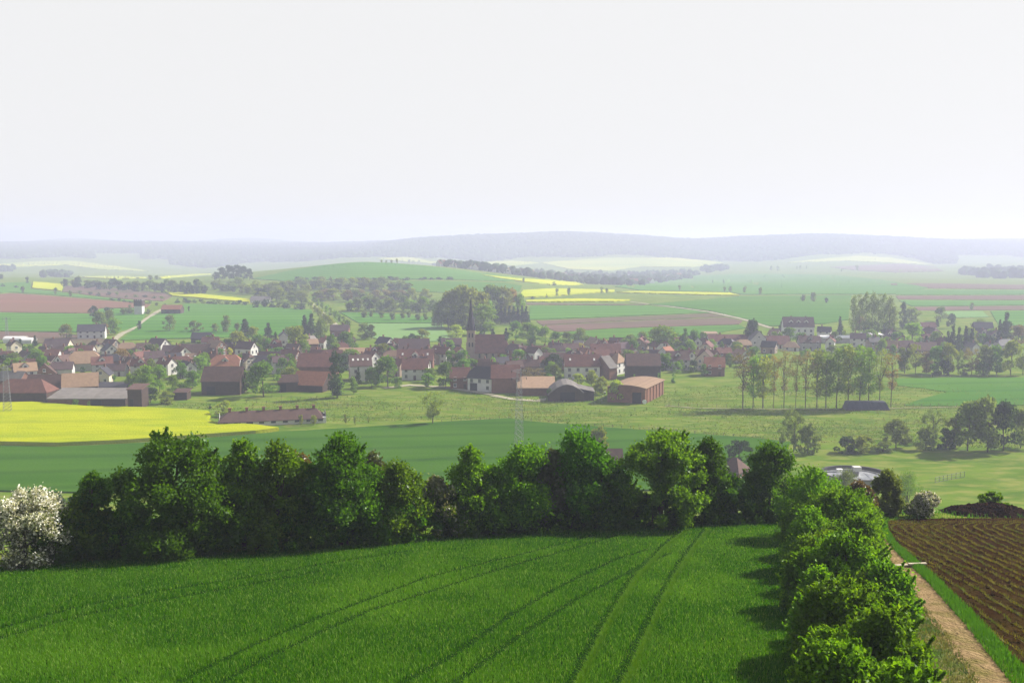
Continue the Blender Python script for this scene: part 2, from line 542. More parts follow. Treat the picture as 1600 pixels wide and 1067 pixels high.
def sheet(name, poly, mat, lift=.10, step=9.0, ymin=20.0, wob=0.0):
    """a field: its outline in the photograph laid on the terrain, with crop height and standing edges"""
    edge = densify(poly, step)
    if wob:
        edge = [(x + random.uniform(-wob, wob), y + random.uniform(-wob, wob) * .4) for x, y in edge]
    e = np.array(edge)
    x0, y0 = e.min(0)
    x1, y1 = e.max(0)
    gx, gy = np.meshgrid(np.arange(x0, x1, step), np.arange(y0, y1, step * .45))
    gx = gx.ravel() + rng.uniform(-.2, .2, gx.size) * step
    gy = gy.ravel() + rng.uniform(-.2, .2, gy.size) * step * .4
    k = in_poly(gx, gy, e)
    pts = [Vector(p) for p in edge] + [Vector((a, b)) for a, b in zip(gx[k], gy[k])]
    n = len(edge)
    vs, es, fs, *_ = delaunay_2d_cdt(pts, [(i, (i + 1) % n) for i in range(n)], [list(range(n))], 1, 1e-4)
    W = []
    for p in vs:
        h = hit(p.x, p.y, ymin)
        W.append((h.x, h.y, h.z + lift + 3.5e-4 * max(h.y - 100, 0)))
    fs = [list(f) for f in fs]
    # orient up
    fixed = []
    for f in fs:
        a, b, c = (Vector(W[i]) for i in f[:3])
        fixed.append(f if (b - a).cross(c - a).z > 0 else f[::-1])
    # skirt
    cnt = {}
    for f in fixed:
        for q in range(len(f)):
            ed = (f[q], f[(q + 1) % len(f)])
            key = tuple(sorted(ed))
            cnt.setdefault(key, []).append(ed)
    W2 = list(W)
    low = {}
    for key, eds in cnt.items():
        if len(eds) == 1:
            a, b = eds[0]
            for v in (a, b):
                if v not in low:
                    low[v] = len(W2)
                    x, y, z = W[v]
                    W2.append((x, y, z - lift - .6 - 8e-4 * max(y - 100, 0)))
            fixed.append([b, a, low[a], low[b]])
    me = bpy.data.meshes.new(name)
    me.from_pydata(W2, [], fixed)
    me.materials.append(mat)
    me.update()
    o = link(name, me)
    tag(o, kind='structure')
    return o

def ribbon(name, pts, width, mat, lift=.12, px=True, kind='structure', step=6):
    """a road or track of WIDTH metres (or a list of widths) along a line of photo pixels"""
    line = []
    for k in range(len(pts) - 1):
        a, b = np.array(pts[k], float), np.array(pts[k + 1], float)
        m = max(1, int(np.linalg.norm(b - a) / step))
        for t in range(m):
            line.append(a + (b - a) * t / m)
    line.append(np.array(pts[-1], float))
    P = [hit(p[0], p[1]) for p in line]
    mb = MB()
    vs = []
    for k, p in enumerate(P):
        d = P[min(k + 1, len(P) - 1)] - P[max(k - 1, 0)]
        nrm = Vector((d.y, -d.x, 0)).normalized()
        w = width * random.uniform(.9, 1.1) / 2
        for q in (-1, -.33, .33, 1):
            c = p + nrm * (w * q)
            vs.append((c.x, c.y, ground(c.x, c.y) + lift + 3.5e-4 * max(c.y - 100, 0)))
    fs = []
    for k in range(len(P) - 1):
        for q in range(3):
            f = (4*k + q, 4*k + q + 1, 4*k + q + 5, 4*k + q + 4)
            a, b, c = (Vector(vs[i]) for i in f[:3])
            fs.append(f if (b - a).cross(c - a).z > 0 else f[::-1])
    me = bpy.data.meshes.new(name)
    me.from_pydata(vs, [], fs)
    me.materials.append(mat)
    me.update()
    return tag(link(name, me), kind=kind)

FIELDS = [
    # near and mid valley
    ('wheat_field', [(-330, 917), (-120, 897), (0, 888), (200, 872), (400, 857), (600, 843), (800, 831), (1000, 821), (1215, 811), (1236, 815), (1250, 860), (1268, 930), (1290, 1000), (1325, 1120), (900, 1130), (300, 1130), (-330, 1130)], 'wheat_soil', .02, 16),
    ('rapeseed_field', [(-60, 634), (0, 633), (50, 632), (140, 639), (240, 641), (325, 646), (330, 652), (322, 659), (335, 664), (400, 668), (436, 673), (400, 678), (310, 684), (200, 692), (90, 697), (0, 695), (-60, 694)], 'rape', 1.1, 10),
    ('winter_crop_field', [(-80, 697), (0, 698), (90, 700), (200, 695), (310, 687), (440, 676), (560, 669), (700, 660), (795, 655), (830, 660), (1000, 673), (1100, 680), (1200, 688), (1235, 692), (1215, 735), (1190, 765), (900, 768), (500, 772), (150, 771), (0, 768), (-80, 766)], 'crop_green', .35, 11),
    ('crop_field', [(1398, 592), (1500, 590.5), (1640, 590), (1640, 632), (1530, 635), (1412, 634), (1440, 624), (1480, 613), (1440, 607), (1402, 603)], 'crop_mid', .12, 9),
    # left slope
    ('ploughed_field', [(-40, 463), (20, 459), (80, 463), (150, 469), (235, 476), (228, 481), (155, 482), (142, 490), (0, 488), (-40, 488)], 'soil_red', .15, 7),
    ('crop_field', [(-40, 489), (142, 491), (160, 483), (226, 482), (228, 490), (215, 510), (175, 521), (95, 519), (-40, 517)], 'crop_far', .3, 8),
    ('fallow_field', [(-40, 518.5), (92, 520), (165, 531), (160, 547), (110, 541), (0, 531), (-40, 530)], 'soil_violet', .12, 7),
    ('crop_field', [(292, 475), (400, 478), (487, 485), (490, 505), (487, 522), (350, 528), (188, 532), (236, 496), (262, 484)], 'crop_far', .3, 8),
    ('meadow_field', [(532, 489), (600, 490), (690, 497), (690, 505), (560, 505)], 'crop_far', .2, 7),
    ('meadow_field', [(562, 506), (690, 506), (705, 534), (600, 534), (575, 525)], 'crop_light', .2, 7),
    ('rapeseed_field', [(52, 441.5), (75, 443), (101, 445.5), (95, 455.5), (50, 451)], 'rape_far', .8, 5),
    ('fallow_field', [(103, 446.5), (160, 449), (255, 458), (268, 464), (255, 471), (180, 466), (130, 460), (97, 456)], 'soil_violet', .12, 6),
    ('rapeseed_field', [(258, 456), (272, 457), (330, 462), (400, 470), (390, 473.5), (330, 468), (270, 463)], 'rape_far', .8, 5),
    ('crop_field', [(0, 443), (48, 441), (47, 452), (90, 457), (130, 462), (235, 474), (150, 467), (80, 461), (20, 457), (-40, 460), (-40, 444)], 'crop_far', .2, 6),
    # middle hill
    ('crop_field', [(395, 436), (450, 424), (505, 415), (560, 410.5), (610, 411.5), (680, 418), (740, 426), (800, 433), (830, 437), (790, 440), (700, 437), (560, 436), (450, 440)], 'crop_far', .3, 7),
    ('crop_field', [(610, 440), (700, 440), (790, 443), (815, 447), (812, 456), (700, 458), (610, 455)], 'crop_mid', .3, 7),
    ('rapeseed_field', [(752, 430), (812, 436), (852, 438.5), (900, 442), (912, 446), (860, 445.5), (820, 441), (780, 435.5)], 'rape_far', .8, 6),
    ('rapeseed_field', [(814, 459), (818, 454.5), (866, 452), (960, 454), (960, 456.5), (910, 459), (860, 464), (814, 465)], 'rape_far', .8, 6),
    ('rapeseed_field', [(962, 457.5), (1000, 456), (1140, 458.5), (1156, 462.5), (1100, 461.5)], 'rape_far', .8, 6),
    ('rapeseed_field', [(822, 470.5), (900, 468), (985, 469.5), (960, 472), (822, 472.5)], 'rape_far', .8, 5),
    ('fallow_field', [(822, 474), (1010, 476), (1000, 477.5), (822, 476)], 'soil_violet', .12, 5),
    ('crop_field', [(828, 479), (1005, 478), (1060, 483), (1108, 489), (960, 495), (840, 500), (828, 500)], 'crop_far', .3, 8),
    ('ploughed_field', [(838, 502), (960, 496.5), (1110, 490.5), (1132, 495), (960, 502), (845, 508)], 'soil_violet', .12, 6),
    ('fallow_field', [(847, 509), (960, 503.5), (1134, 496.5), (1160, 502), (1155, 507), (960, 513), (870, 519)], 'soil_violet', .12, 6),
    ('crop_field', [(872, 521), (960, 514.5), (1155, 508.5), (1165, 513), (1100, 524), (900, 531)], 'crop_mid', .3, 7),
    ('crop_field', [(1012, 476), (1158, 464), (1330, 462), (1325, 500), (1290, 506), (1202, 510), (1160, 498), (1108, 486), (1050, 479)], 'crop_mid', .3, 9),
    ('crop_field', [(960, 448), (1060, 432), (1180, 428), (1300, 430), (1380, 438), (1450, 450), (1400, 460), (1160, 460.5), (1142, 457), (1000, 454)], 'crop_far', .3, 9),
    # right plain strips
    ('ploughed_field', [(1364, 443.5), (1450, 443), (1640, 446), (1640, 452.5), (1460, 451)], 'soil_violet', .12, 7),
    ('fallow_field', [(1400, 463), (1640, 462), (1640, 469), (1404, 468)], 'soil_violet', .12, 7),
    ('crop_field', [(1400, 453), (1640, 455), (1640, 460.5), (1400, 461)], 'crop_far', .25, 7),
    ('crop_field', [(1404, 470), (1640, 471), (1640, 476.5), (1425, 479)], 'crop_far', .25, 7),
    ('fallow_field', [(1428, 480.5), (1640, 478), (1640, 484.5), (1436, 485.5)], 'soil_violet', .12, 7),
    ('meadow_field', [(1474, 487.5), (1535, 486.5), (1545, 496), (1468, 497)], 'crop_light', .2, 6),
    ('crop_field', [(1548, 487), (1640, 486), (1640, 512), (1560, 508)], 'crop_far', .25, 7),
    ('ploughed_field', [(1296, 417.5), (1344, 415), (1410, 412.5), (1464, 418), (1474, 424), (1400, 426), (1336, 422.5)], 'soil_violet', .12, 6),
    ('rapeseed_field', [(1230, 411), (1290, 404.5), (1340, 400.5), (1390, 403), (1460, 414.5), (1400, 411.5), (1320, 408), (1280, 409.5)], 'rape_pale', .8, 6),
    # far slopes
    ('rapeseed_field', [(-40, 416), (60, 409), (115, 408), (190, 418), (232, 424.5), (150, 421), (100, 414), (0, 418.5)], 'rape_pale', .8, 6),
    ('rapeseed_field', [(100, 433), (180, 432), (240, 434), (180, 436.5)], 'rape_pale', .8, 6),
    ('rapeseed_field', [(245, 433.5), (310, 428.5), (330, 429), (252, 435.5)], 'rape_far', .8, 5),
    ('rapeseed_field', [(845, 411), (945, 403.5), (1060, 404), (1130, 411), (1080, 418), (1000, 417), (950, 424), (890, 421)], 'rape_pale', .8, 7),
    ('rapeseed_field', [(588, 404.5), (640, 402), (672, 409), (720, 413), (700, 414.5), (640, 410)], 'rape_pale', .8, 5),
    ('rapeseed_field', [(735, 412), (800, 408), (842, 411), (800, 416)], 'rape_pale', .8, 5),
    ('ploughed_field', [(1386, 813), (1420, 810.5), (1600, 809), (1900, 812), (1960, 1130), (1655, 1120), (1606, 1055), (1535, 977), (1449, 893), (1396, 848), (1384, 828)], 'soil_near', .03, 12),
]
for nm, poly, mt, lift, st in FIELDS:
    sheet(nm, poly, M(mt), lift, st, wob=.5 if st < 10 else 0)
ribbon('lane', [(262, 480), (245, 488), (228, 500), (216, 511), (190, 522), (172, 537), (156, 549)], 4.0, M('lane'))
ribbon('lane', [(985, 472), (1050, 480), (1110, 488), (1160, 499), (1205, 513)], 4.2, M('lane'))
ribbon('lane', [(482, 470), (500, 487), (524, 508)], 4.5, M('lane'))
ribbon('track', [(770, 618), (800, 624), (840, 627), (862, 622), (880, 624)], 3.5, M('lane'))
ribbon('track', [(1040, 634), (1090, 638.5), (1200, 639.5), (1310, 639.5), (1420, 638), (1500, 636)], 2.0, M('lane_dull'))
ribbon('street', [(600, 607), (640, 602), (700, 606), (770, 617)], 4.0, M('lane'))
ribbon('dirt_track', [(1376, 838), (1390, 864), (1418, 893), (1460, 938), (1497, 988), (1540, 1041), (1592, 1105)], 1.7, M('track'), lift=.05, step=14)
ribbon('worn_verge', [(1362, 840), (1372, 872), (1395, 915), (1428, 960), (1466, 1020), (1515, 1110)], 2.6, M('dirt_strip'), lift=.03, step=14)
# ------------------------------------------------------------------ plants
def unit(v):
    return v / np.maximum(np.linalg.norm(v, axis=-1, keepdims=True), 1e-9)

def leaves(c, size, g, up=.25, asp=.62, bend=.18, outward=None):
    """one small folded leaf face per centre"""
    n = len(c)
    d = g.normal(size=(n, 3))
    if outward is not None:
        d = unit(d) + outward * .7
    d[:, 2] += up
    u = unit(d)
    v = unit(np.cross(u, g.normal(size=(n, 3))))
    w = np.cross(u, v)
    l = size * g.uniform(.65, 1.35, n)[:, None]
    P = np.stack([c - u * l * .5, c + v * l * asp * .5 + w * l * bend, c + u * l * .5, c - v * l * asp * .5 + w * l * bend], 1)
    f = np.arange(n * 4, dtype=np.int32).reshape(n, 4)
    return P.reshape(-1, 3), f

def crown_points(g, n, H0, H1, W, shape, nl, lobe=.30, hollow=.35, fuzz=.12):
    """leaf centres grouped in lobes spread through a crown between heights H0 and H1, W wide"""
    Hc = H1 - H0
    L = []
    while len(L) < nl:
        p = g.uniform(-1, 1, 3)
        z = (p[2] + 1) / 2
        if shape == 'round':
            r = math.sqrt(max(0, 1 - (2 * z - 1) ** 2)) ** .8
        elif shape == 'dome':
            r = (1 - z ** 2.4) ** .5 * (0.72 + .28 * min(1, z * 4))
        elif shape == 'cone':
            r = (1 - z) ** .85 * .95 + .04
        elif shape == 'column':
            r = min(1, z * 5 + .3) * (1 - z ** 4) ** .5
        elif shape == 'vase':
            r = (.25 + .75 * min(1, z * 1.7)) * math.sqrt(max(0, 1 - max(0, z - .55) ** 2 * 4.2))
        else:
            r = 1 - z * .3
        if p[0] ** 2 + p[1] ** 2 > 1:
            continue
        q = np.array([p[0] * r, p[1] * r]) * .5 * W
        k = lobe * (g.uniform(.6, 1.25))
        lr = k * min(W, Hc * .8) * .5 * (1.0 if shape != 'cone' else (.5 + r))
        rad = math.hypot(*q)
        lim = max(.5 * W * r - lr * .55, .02 * W)
        if rad > lim:
            q *= lim / rad
        L.append((q[0], q[1], H0 + Hc * z * .94 + lr * .1, lr))
    L = np.array(L)
    L[:, 2] = np.minimum(L[:, 2], H1 - L[:, 3] * .6)
    wgt = L[:, 3] ** 2
    idx = g.choice(len(L), n, p=wgt / wgt.sum())
    d = unit(g.normal(size=(n, 3)))
    rad = L[idx, 3] * (1 - hollow * g.random(n) ** 1.5)
    c = L[idx, :3] + d * rad[:, None] * np.array([1, 1, .85])
    c = c + g.normal(size=(n, 3)) * (L[idx, 3] * fuzz)[:, None]
    c[:, 2] = np.maximum(c[:, 2], H0 * .9 + .01)
    return c, d, L

def limb(mb, pts, r0, r1, n=6):
    for k in range(len(pts) - 1):
        a = r0 + (r1 - r0) * k / (len(pts) - 1)
        b = r0 + (r1 - r0) * (k + 1) / (len(pts) - 1)
        mb.tube(pts[k], pts[k + 1], a, b, n, caps=False)

def trunk_mesh(g, H0, H1, r, L, nb, fork=.35):
    mb = MB()
    top = H0 + (H1 - H0) * .75
    pts = [(0, 0, -.3)]
    x = y = 0.0
    for k in range(1, 6):
        x += g.normal() * r * .5
        y += g.normal() * r * .5
        pts.append((x, y, top * k / 5))
    limb(mb, pts, r, r * .25, 7)
    for k in range(nb):
        t = L[int(g.integers(len(L)))]
        z0 = H0 * .8 + (top - H0 * .8) * g.random() * fork * 2
        z0 = min(z0, t[2] * .85)
        i = min(int(z0 / top * 5), 4)
        a = Vector(pts[i]).lerp(Vector(pts[i + 1]), z0 / top * 5 - i)
        b = Vector(t[:3])
        mid = a.lerp(b, .5) + Vector((g.normal() * .05, g.normal() * .05, .06)) * (H1 - H0)
        limb(mb, [a, mid, b], r * .42, r * .1, 5)
    return mb

def hero_tree(name, px, base, top, w, label, leaf='leaf_hero', shape='dome', n=13000, ls=.235, skirt=.12, nl=34, seed=0, cat='tree', group=None, lobe=.30, shoots=14, depth=1.0, blossom=None, fuzz=.34, shoot_len=1.0):
    """a large nearby tree or bush, standing at a pixel of the photograph"""
    g = np.random.default_rng(1000 + seed)
    p = hit(px, base)
    k = mpp(p)
    tz = slope_of(top) * p.y + EYE
    H = max(tz - p.z, 1.0)
    W = w * k
    root = empty(name, p, g.uniform(0, 6.28))
    H0 = H * skirt
    n = int(n * 1.15)
    c, d, L = crown_points(g, n, H0, H * .97, W, shape, int(nl * 1.9), lobe * .80, .40, fuzz)
    # shoots reaching out of the crown
    extra, eo = [], []
    for _ in range(int(shoots * 1.2)):
        t = L[int(g.integers(len(L)))]
        dr = unit(np.array([g.normal() * .5, g.normal() * .5, 1.0]) + np.array([t[0], t[1], 0]) / max(W, 1) * 1.5)
        m = int(n / 400)
        s = g.random(m)[:, None]
        ln = (t[3] * 1.0 + H * .06) * shoot_len
        tip = t[:3] + dr * (t[3] * .7)
        q = tip + dr * s * ln * .6 + g.normal(size=(m, 3)) * (.085 * t[3]) * (1.25 - s)
        q[:, 2] = np.minimum(q[:, 2], H * 1.03)
        extra.append(q)
        eo.append(np.repeat(dr[None], m, 0))
    C = np.concatenate([c] + extra)
    O = np.concatenate([d] + eo)
    v, f = leaves(C, ls, g, outward=O)
    mats = [M(leaf)]
    mi = None
    if blossom:
        mats.append(M(blossom))
        hz = (C[:, 2] - H0) / (H - H0)
        mi = (g.random(len(C)) < np.clip(.12 + hz * .75, 0, .8)).astype(np.int32)
    tm = trunk_mesh(g, H0, H, max(.05 * H * .5, .09), L, 9)
    tm.build('trunk', M('bark'), root)
    link('crown', np_mesh('crown', v, [f], mats, mi), root)
    tag(root, label, cat, group)
    return root

# ---- trees of the valley: shared shapes one metre high, scaled for each tree
SHAPES = {
    # kind: (shape, width/height, crown bottom, leaves, leaf size, lobes, lobe size, hollow)
    'round': ('dome', .85, .14, 1500, .075, 26, .36, .3),
    'oval': ('round', .62, .12, 1400, .072, 24, .36, .3),
    'tall': ('column', .34, .08, 1300, .055, 26, .5, .3),
    'poplar': ('column', .28, .22, 1150, .034, 44, .5, .7),
    'budding': ('vase', .36, .32, 800, .026, 34, .42, .85),
    'sparse': ('vase', .95, .20, 2000, .045, 46, .28, .75),
    'conifer': ('cone', .42, .05, 1300, .06, 30, .34, .4),
    'bush': ('dome', 1.15, .0, 1100, .10, 22, .36, .3),
    'broad': ('dome', 1.35, .06, 1500, .09, 30, .30, .3),
}
TREE_MESH = {}
def tree_meshes(kind, var, leaf, small):
    key = (kind, var, leaf, small)
    if key in TREE_MESH:
        return TREE_MESH[key]
    shape, wr, h0, n, ls, nl, lobe, hollow = SHAPES[kind]
    g = np.random.default_rng(sum(ord(ch) for ch in kind) * 7 + var)
    if small:
        n, ls, nl, h0, lobe = n // 5, ls * 2.0, max(8, nl // 2), min(h0, .03), lobe * 1.25
    c, d, L = crown_points(g, n, h0, 1.0, wr, shape, nl, lobe, hollow, .05 if small else .12)
    if small:
        m = n // 3
        c[:m] = np.stack([g.normal(size=m) * wr * .12, g.normal(size=m) * wr * .12, g.uniform(h0 + .05, .9, m)], 1)
    if small:
        dd = np.linalg.norm(c[:, None] - c[None], axis=2) + np.eye(len(c)) * 9
        far_out = np.sort(dd, 1)[:, 5] > ls * .85
        c[far_out] = c[:m][g.integers(0, m, int(far_out.sum()))] + g.normal(size=(int(far_out.sum()), 3)) * ls * .2
    v, f = leaves(c, ls, g, outward=d)
    tm = trunk_mesh(g, max(h0, .1), 1.0, .009 if kind in ('poplar', 'budding', 'tall') else .02 if kind != 'bush' else .03, L, 5 if small else (16 if kind in ('sparse', 'budding') else 8), fork=.5)
    if small:
        me = np_mesh(kind, v, [f], [M(leaf)])
        TREE_MESH[key] = (me, None)
    else:
        TREE_MESH[key] = (np_mesh('crown', v, [f], [M(leaf)]), tm.mesh('trunk', [M('bark')]))
    return TREE_MESH[key]

KIND_NAME = {'round': 'round_tree', 'oval': 'oval_tree', 'tall': 'slender_tree', 'poplar': 'poplar_tree', 'budding': 'poplar_tree',
             'sparse': 'bare_tree', 'conifer': 'conifer_tree', 'bush': 'bush', 'broad': 'bush'}
LEAF_WORD = {'green': 'green', 'bright': 'fresh green', 'lime': 'lime green', 'olive': 'olive green', 'dark': 'dark green', 'grey': 'grey green',
             'brown': 'brownish budding', 'orange': 'orange tinged', 'yellow': 'yellow flowering', 'blossom': 'white blossoming'}
KIND_WORD = {'round': 'round tree', 'oval': 'oval tree', 'tall': 'slender tree', 'poplar': 'poplar', 'budding': 'poplar', 'sparse': 'sparse tree',
             'conifer': 'conifer', 'bush': 'bush', 'broad': 'broad bush'}
AUTO = []      # things whose label is worked out from what stands near them
n_tree = 0
def tree(px, top, base, w, kind='round', leaf='green', label=None, group='trees among the village houses', ymin=20.0, size=''):
    global n_tree
    n_tree += 1
    p = hit(px, base, ymin)
    k = mpp(p)
    H = max((EYE + slope_of(top) * p.y) - p.z, (base - top) * k * .6, .8)
    wr = SHAPES[kind][1]
    sx = w * k / wr
    small = (base - top) < 16
    crown, trunk = tree_meshes(kind, n_tree % 3, leaf, small)
    rz = random.uniform(0, 6.28)
    if small:
        root = link(KIND_NAME[kind], crown, loc=p, rz=rz, scale=(sx, sx, H))
    else:
        root = empty(KIND_NAME[kind], p, rz)
        root.scale = (sx, sx, H)
        link('crown', crown, root)
        link('trunk', trunk, root)
    cat = 'bush' if kind in ('bush', 'broad') else 'tree'
    tag(root, label, cat, group)
    if not label:
        look = (size + ' ' if size else '') + LEAF_WORD[leaf] + ' ' + KIND_WORD[kind]
        AUTO.append((root, look.strip(), px, (top + base) / 2))
    return root

# ------------------------------------------------------------------ buildings
ROOF_WORD = {'red': 'red', 'brown': 'brown', 'dark': 'dark grey', 'purple': 'dull purple', 'tan': 'tan', 'orange': 'orange', 'grey': 'grey', 'white': 'white'}
def house(px, base, w, h, yaw=0, roof='red', wall='white', style='gable', D=None, name='house', label=None, win=True, chim=1, dorm=0, gate=0, sky=0, ymin=20.0, simple=False, group='houses of the village', rr=None):
    """a building whose front bottom middle is at a pixel; w, h are its size in pixels, YAW turns its ridge"""
    p = hit(px, base, ymin)
    k = mpp(p)
    W, H = w * k, h * k
    a = R(abs(yaw))
    if abs(yaw) > 60:
        Ln = 11.0 if D is None else D
        Dp = max((W - Ln * abs(math.cos(a))) / math.sin(a), 4.0)
    else:
        Dp = D if D is not None else min(9.0, max(5.0, W * .6))
        Ln = max((W - Dp * math.sin(a)) / math.cos(a), 5.0)
    rh = {'gable': Dp * .46, 'hip': Dp * .42, 'half': Dp * .45, 'flat': .5, 'shed': Dp * .16, 'arch': Dp * .30}[style] if rr is None else rr
    rh = min(rh, H * .66)
    # ridge stands further back and a little lower in the picture
    wh = max(H - rh + Dp * .5 * .10, 1.8)
    off = .5 * (Dp * math.cos(a) + Ln * math.sin(a))
    c = Vector((p.x, p.y + off, 0))
    c.z = min(ground(c.x, c.y), p.z)
    root = empty(name, c, R(yaw))
    hl, hd = Ln / 2, Dp / 2
    mb = MB()
    z0 = -1.0
    tw, tr = 0, 0
    pts = [(-hl, -hd, z0), (hl, -hd, z0), (hl, hd, z0), (-hl, hd, z0), (-hl, -hd, wh), (hl, -hd, wh), (hl, hd, wh), (-hl, hd, wh)]
    fs = [(0, 1, 5, 4), (2, 3, 7, 6)]
    if style in ('gable', 'half'):
        t = 1.0 if style == 'gable' else .55
        pts += [(-hl, -hd * (1 - t), wh + rh * t), (-hl, hd * (1 - t), wh + rh * t), (hl, -hd * (1 - t), wh + rh * t), (hl, hd * (1 - t), wh + rh * t)]
        fs += [(3, 0, 4, 8, 9, 7), (1, 2, 6, 11, 10, 5)]
    else:
        fs += [(3, 0, 4, 7), (1, 2, 6, 5), (4, 5, 6, 7)]
    mb.poly(pts, fs)
    wallo = mb.build('wall', M('wall_' + wall), root)
    ov, th = (.45, .22) if not simple else (.3, .2)
    rb = MB()
    ey = hd + ov
    ez = wh - rh * ov / hd + .12
    rz_ = wh + rh + .12
    ex = hl + ov * .8
    if style == 'gable':
        rb.slab([(-ex, -ey, ez), (ex, -ey, ez), (ex, .0, rz_), (-ex, .0, rz_)], th)
        rb.slab([(-ex, .0, rz_), (ex, .0, rz_), (ex, ey, ez), (-ex, ey, ez)], th)
    elif style in ('hip', 'half'):
        t = 0.0 if style == 'hip' else .55
        ix = hl - (hd * .8 if style == 'hip' else hd * .42)
        ix = max(ix, .6)
        zm = ez + (rz_ - ez) * t
        ym = ey * (1 - t)
        for s in (-1, 1):
            q = [(-ex, s * ey, ez), (ex, s * ey, ez), (ex, s * ym, zm), (ix, 0, rz_), (-ix, 0, rz_), (-ex, s * ym, zm)]
            if t == 0:
                q = [q[0], q[1], q[3], q[4]]
            rb.slab(q if s < 0 else q[::-1], th)
            q = [(s * ex, -ym, zm), (s * ex, ym, zm), (s * ix, 0, rz_)]
            rb.slab(q if s > 0 else q[::-1], th)
    elif style == 'arch':
        n = 10
        pr = []
        for q in range(n + 1):
            t = math.pi * q / n
            pr.append((-math.cos(t) * (hd + .2), wh - .1 + math.sin(t) * rh))
        for q in range(n):
            (y0, za), (y1, zb) = pr[q], pr[q + 1]
            rb.slab([(-ex, y0, za), (ex, y0, za), (ex, y1, zb), (-ex, y1, zb)], .12)
        eb = MB()
        for s in (-1, 1):
            eb.poly([(s * (hl - .02), y, z) for y, z in pr], [tuple(range(n + 1)) if s > 0 else tuple(range(n + 1))[::-1]])
        eb.build('end_wall', M('wall_' + wall), root)
    else:
        rb.slab([(-ex, -ey, wh + .15), (ex, -ey, wh + .15), (ex, ey, wh + .15 + rh), (-ex, ey, wh + .15 + rh)], .3)
    roofo = rb.build('roof', M('roof_' + roof), root)
    if chim and not simple:
        for q in range(chim):
            x = hl * (-.45 if q % 2 == 0 else .5) if chim > 1 else hl * random.choice((-.4, .35))
            cb = MB()
            y = hd * .12
            z = wh + rh * .78
            cb.box((x, y, z + .7), (.7, .7, 2.0))
            cb.box((x, y, z + 1.77), (.9, .9, .14))
            cb.build('chimney', M('wall_brick'), roofo)
    for q in range(dorm):
        db = MB()
        x = -hl + (q + 1) * 2 * hl / (dorm + 1)
        y = -hd * .62
        z = wh + rh * .36
        hw = min(1.5, hl * .3)
        db.poly([(x - hw, y, z - .9), (x + hw, y, z - .9), (x + hw, y, z + .9), (x, y, z + 2.1), (x - hw, y, z + .9),
                 (x - hw, y + hd * .5, z - .9), (x + hw, y + hd * .5, z - .9), (x + hw, y + hd * .5, z + .9), (x, y + hd * .5, z + 2.1), (x - hw, y + hd * .5, z + .9)],
                [(0, 1, 2, 3, 4), (1, 6, 7, 2), (5, 0, 4, 9)], 0)
        do = db.build('dormer', M('wall_' + ('white' if wall in ('brick', 'wood', 'stone') else wall)), roofo)
        if True:
            gb = MB()
            gb.slab([(x - hw - .25, y - .25, z + .72), (x, y - .25, z + 2.25), (x, y + hd * .55, z + 2.25), (x - hw - .25, y + hd * .55, z + .72)], .15, 1)
            gb.slab([(x, y - .25, z + 2.25), (x + hw + .25, y - .25, z + .72), (x + hw + .25, y + hd * .55, z + .72), (x, y + hd * .55, z + 2.25)], .15, 1)
            gb.box((x, y - .03, z + .25), (1.0, .06, 1.2), 0)
            link('dormer_roof', gb.mesh('dormer_roof', [M('glass'), M('roof_' + roof)]), roofo)
    if sky:
        for q in range(sky):
            x = -hl * .7 + q * 1.4 * hl / max(sky - 1, 1)
            sb = MB()
            f0, f1 = .42, .60
            pts = [(x - .4, -hd * (1 - f0), wh + rh * f0 + .3), (x + .4, -hd * (1 - f0), wh + rh * f0 + .3),
                   (x + .4, -hd * (1 - f1), wh + rh * f1 + .3), (x - .4, -hd * (1 - f1), wh + rh * f1 + .3)]
            sb.slab(pts, .12)
            sb.build('skylight', M('trim'), roofo)
    # windows and doors on the two walls that face the viewer
    if win and not simple:
        def window(x, y, z, ww, hh, side):
            wb = MB()
            if side == 0:
                wb.box((x, y - .02, z), (ww + .24, .10, hh + .24), 0)
                wb.box((x, y - .06, z), (ww, .08, hh), 1)
                wb.box((x, y - .09, z), (.09, .06, hh), 0)
                wb.box((x, y - .10, z - hh / 2 - .16), (ww + .4, .22, .10), 0)
            else:
                s = side
                wb.box((x + s * .02, y, z), (.10, ww + .24, hh + .24), 0)
                wb.box((x + s * .06, y, z), (.08, ww, hh), 1)
                wb.box((x + s * .09, y, z), (.06, .09, hh), 0)
                wb.box((x + s * .10, y, z - hh / 2 - .16), (.22, ww + .4, .10), 0)
            wb.build('window', [M('trim') if wall != 'white' else M('wall_grey'), M('glass')], root)
        floors = 2 if wh > 4.6 else 1
        gs = 1 if yaw < 0 else -1          # the gable that can be seen
        nx = max(2, min(5, int(Ln / 3.2)))
        if abs(yaw) < 60:
            for fl in range(floors):
                for q in range(nx):
                    if gate and fl == 0 and q < 2:
                        continue
                    if fl == 0 and q == nx // 2 and not gate:
                        continue
                    window(-hl + (q + .5) * Ln / nx, -hd, 1.7 + fl * 2.7 - (.2 if floors == 1 else 0), 1.05, 1.3, 0)
            dbx = MB()
            if not gate:
                x = -hl + (nx // 2 + .5) * Ln / nx
                dbx.box((x, -hd - .03, 1.05), (1.1, .1, 2.1))
                dbx.build('door', M('door'), root)
        if abs(yaw) > 12 and style in ('gable', 'half', 'hip', 'flat'):
            ng = 2 if Dp > 6 else 1
            for fl in range(floors):
                for q in range(ng):
                    window(gs * hl, -hd + (q + .5) * Dp / ng, 1.7 + fl * 2.7, 1.05, 1.3, gs)
            if style != 'hip' and rh > 2.6:
                window(gs * hl, 0, wh + rh * .28, .95, 1.1, gs)
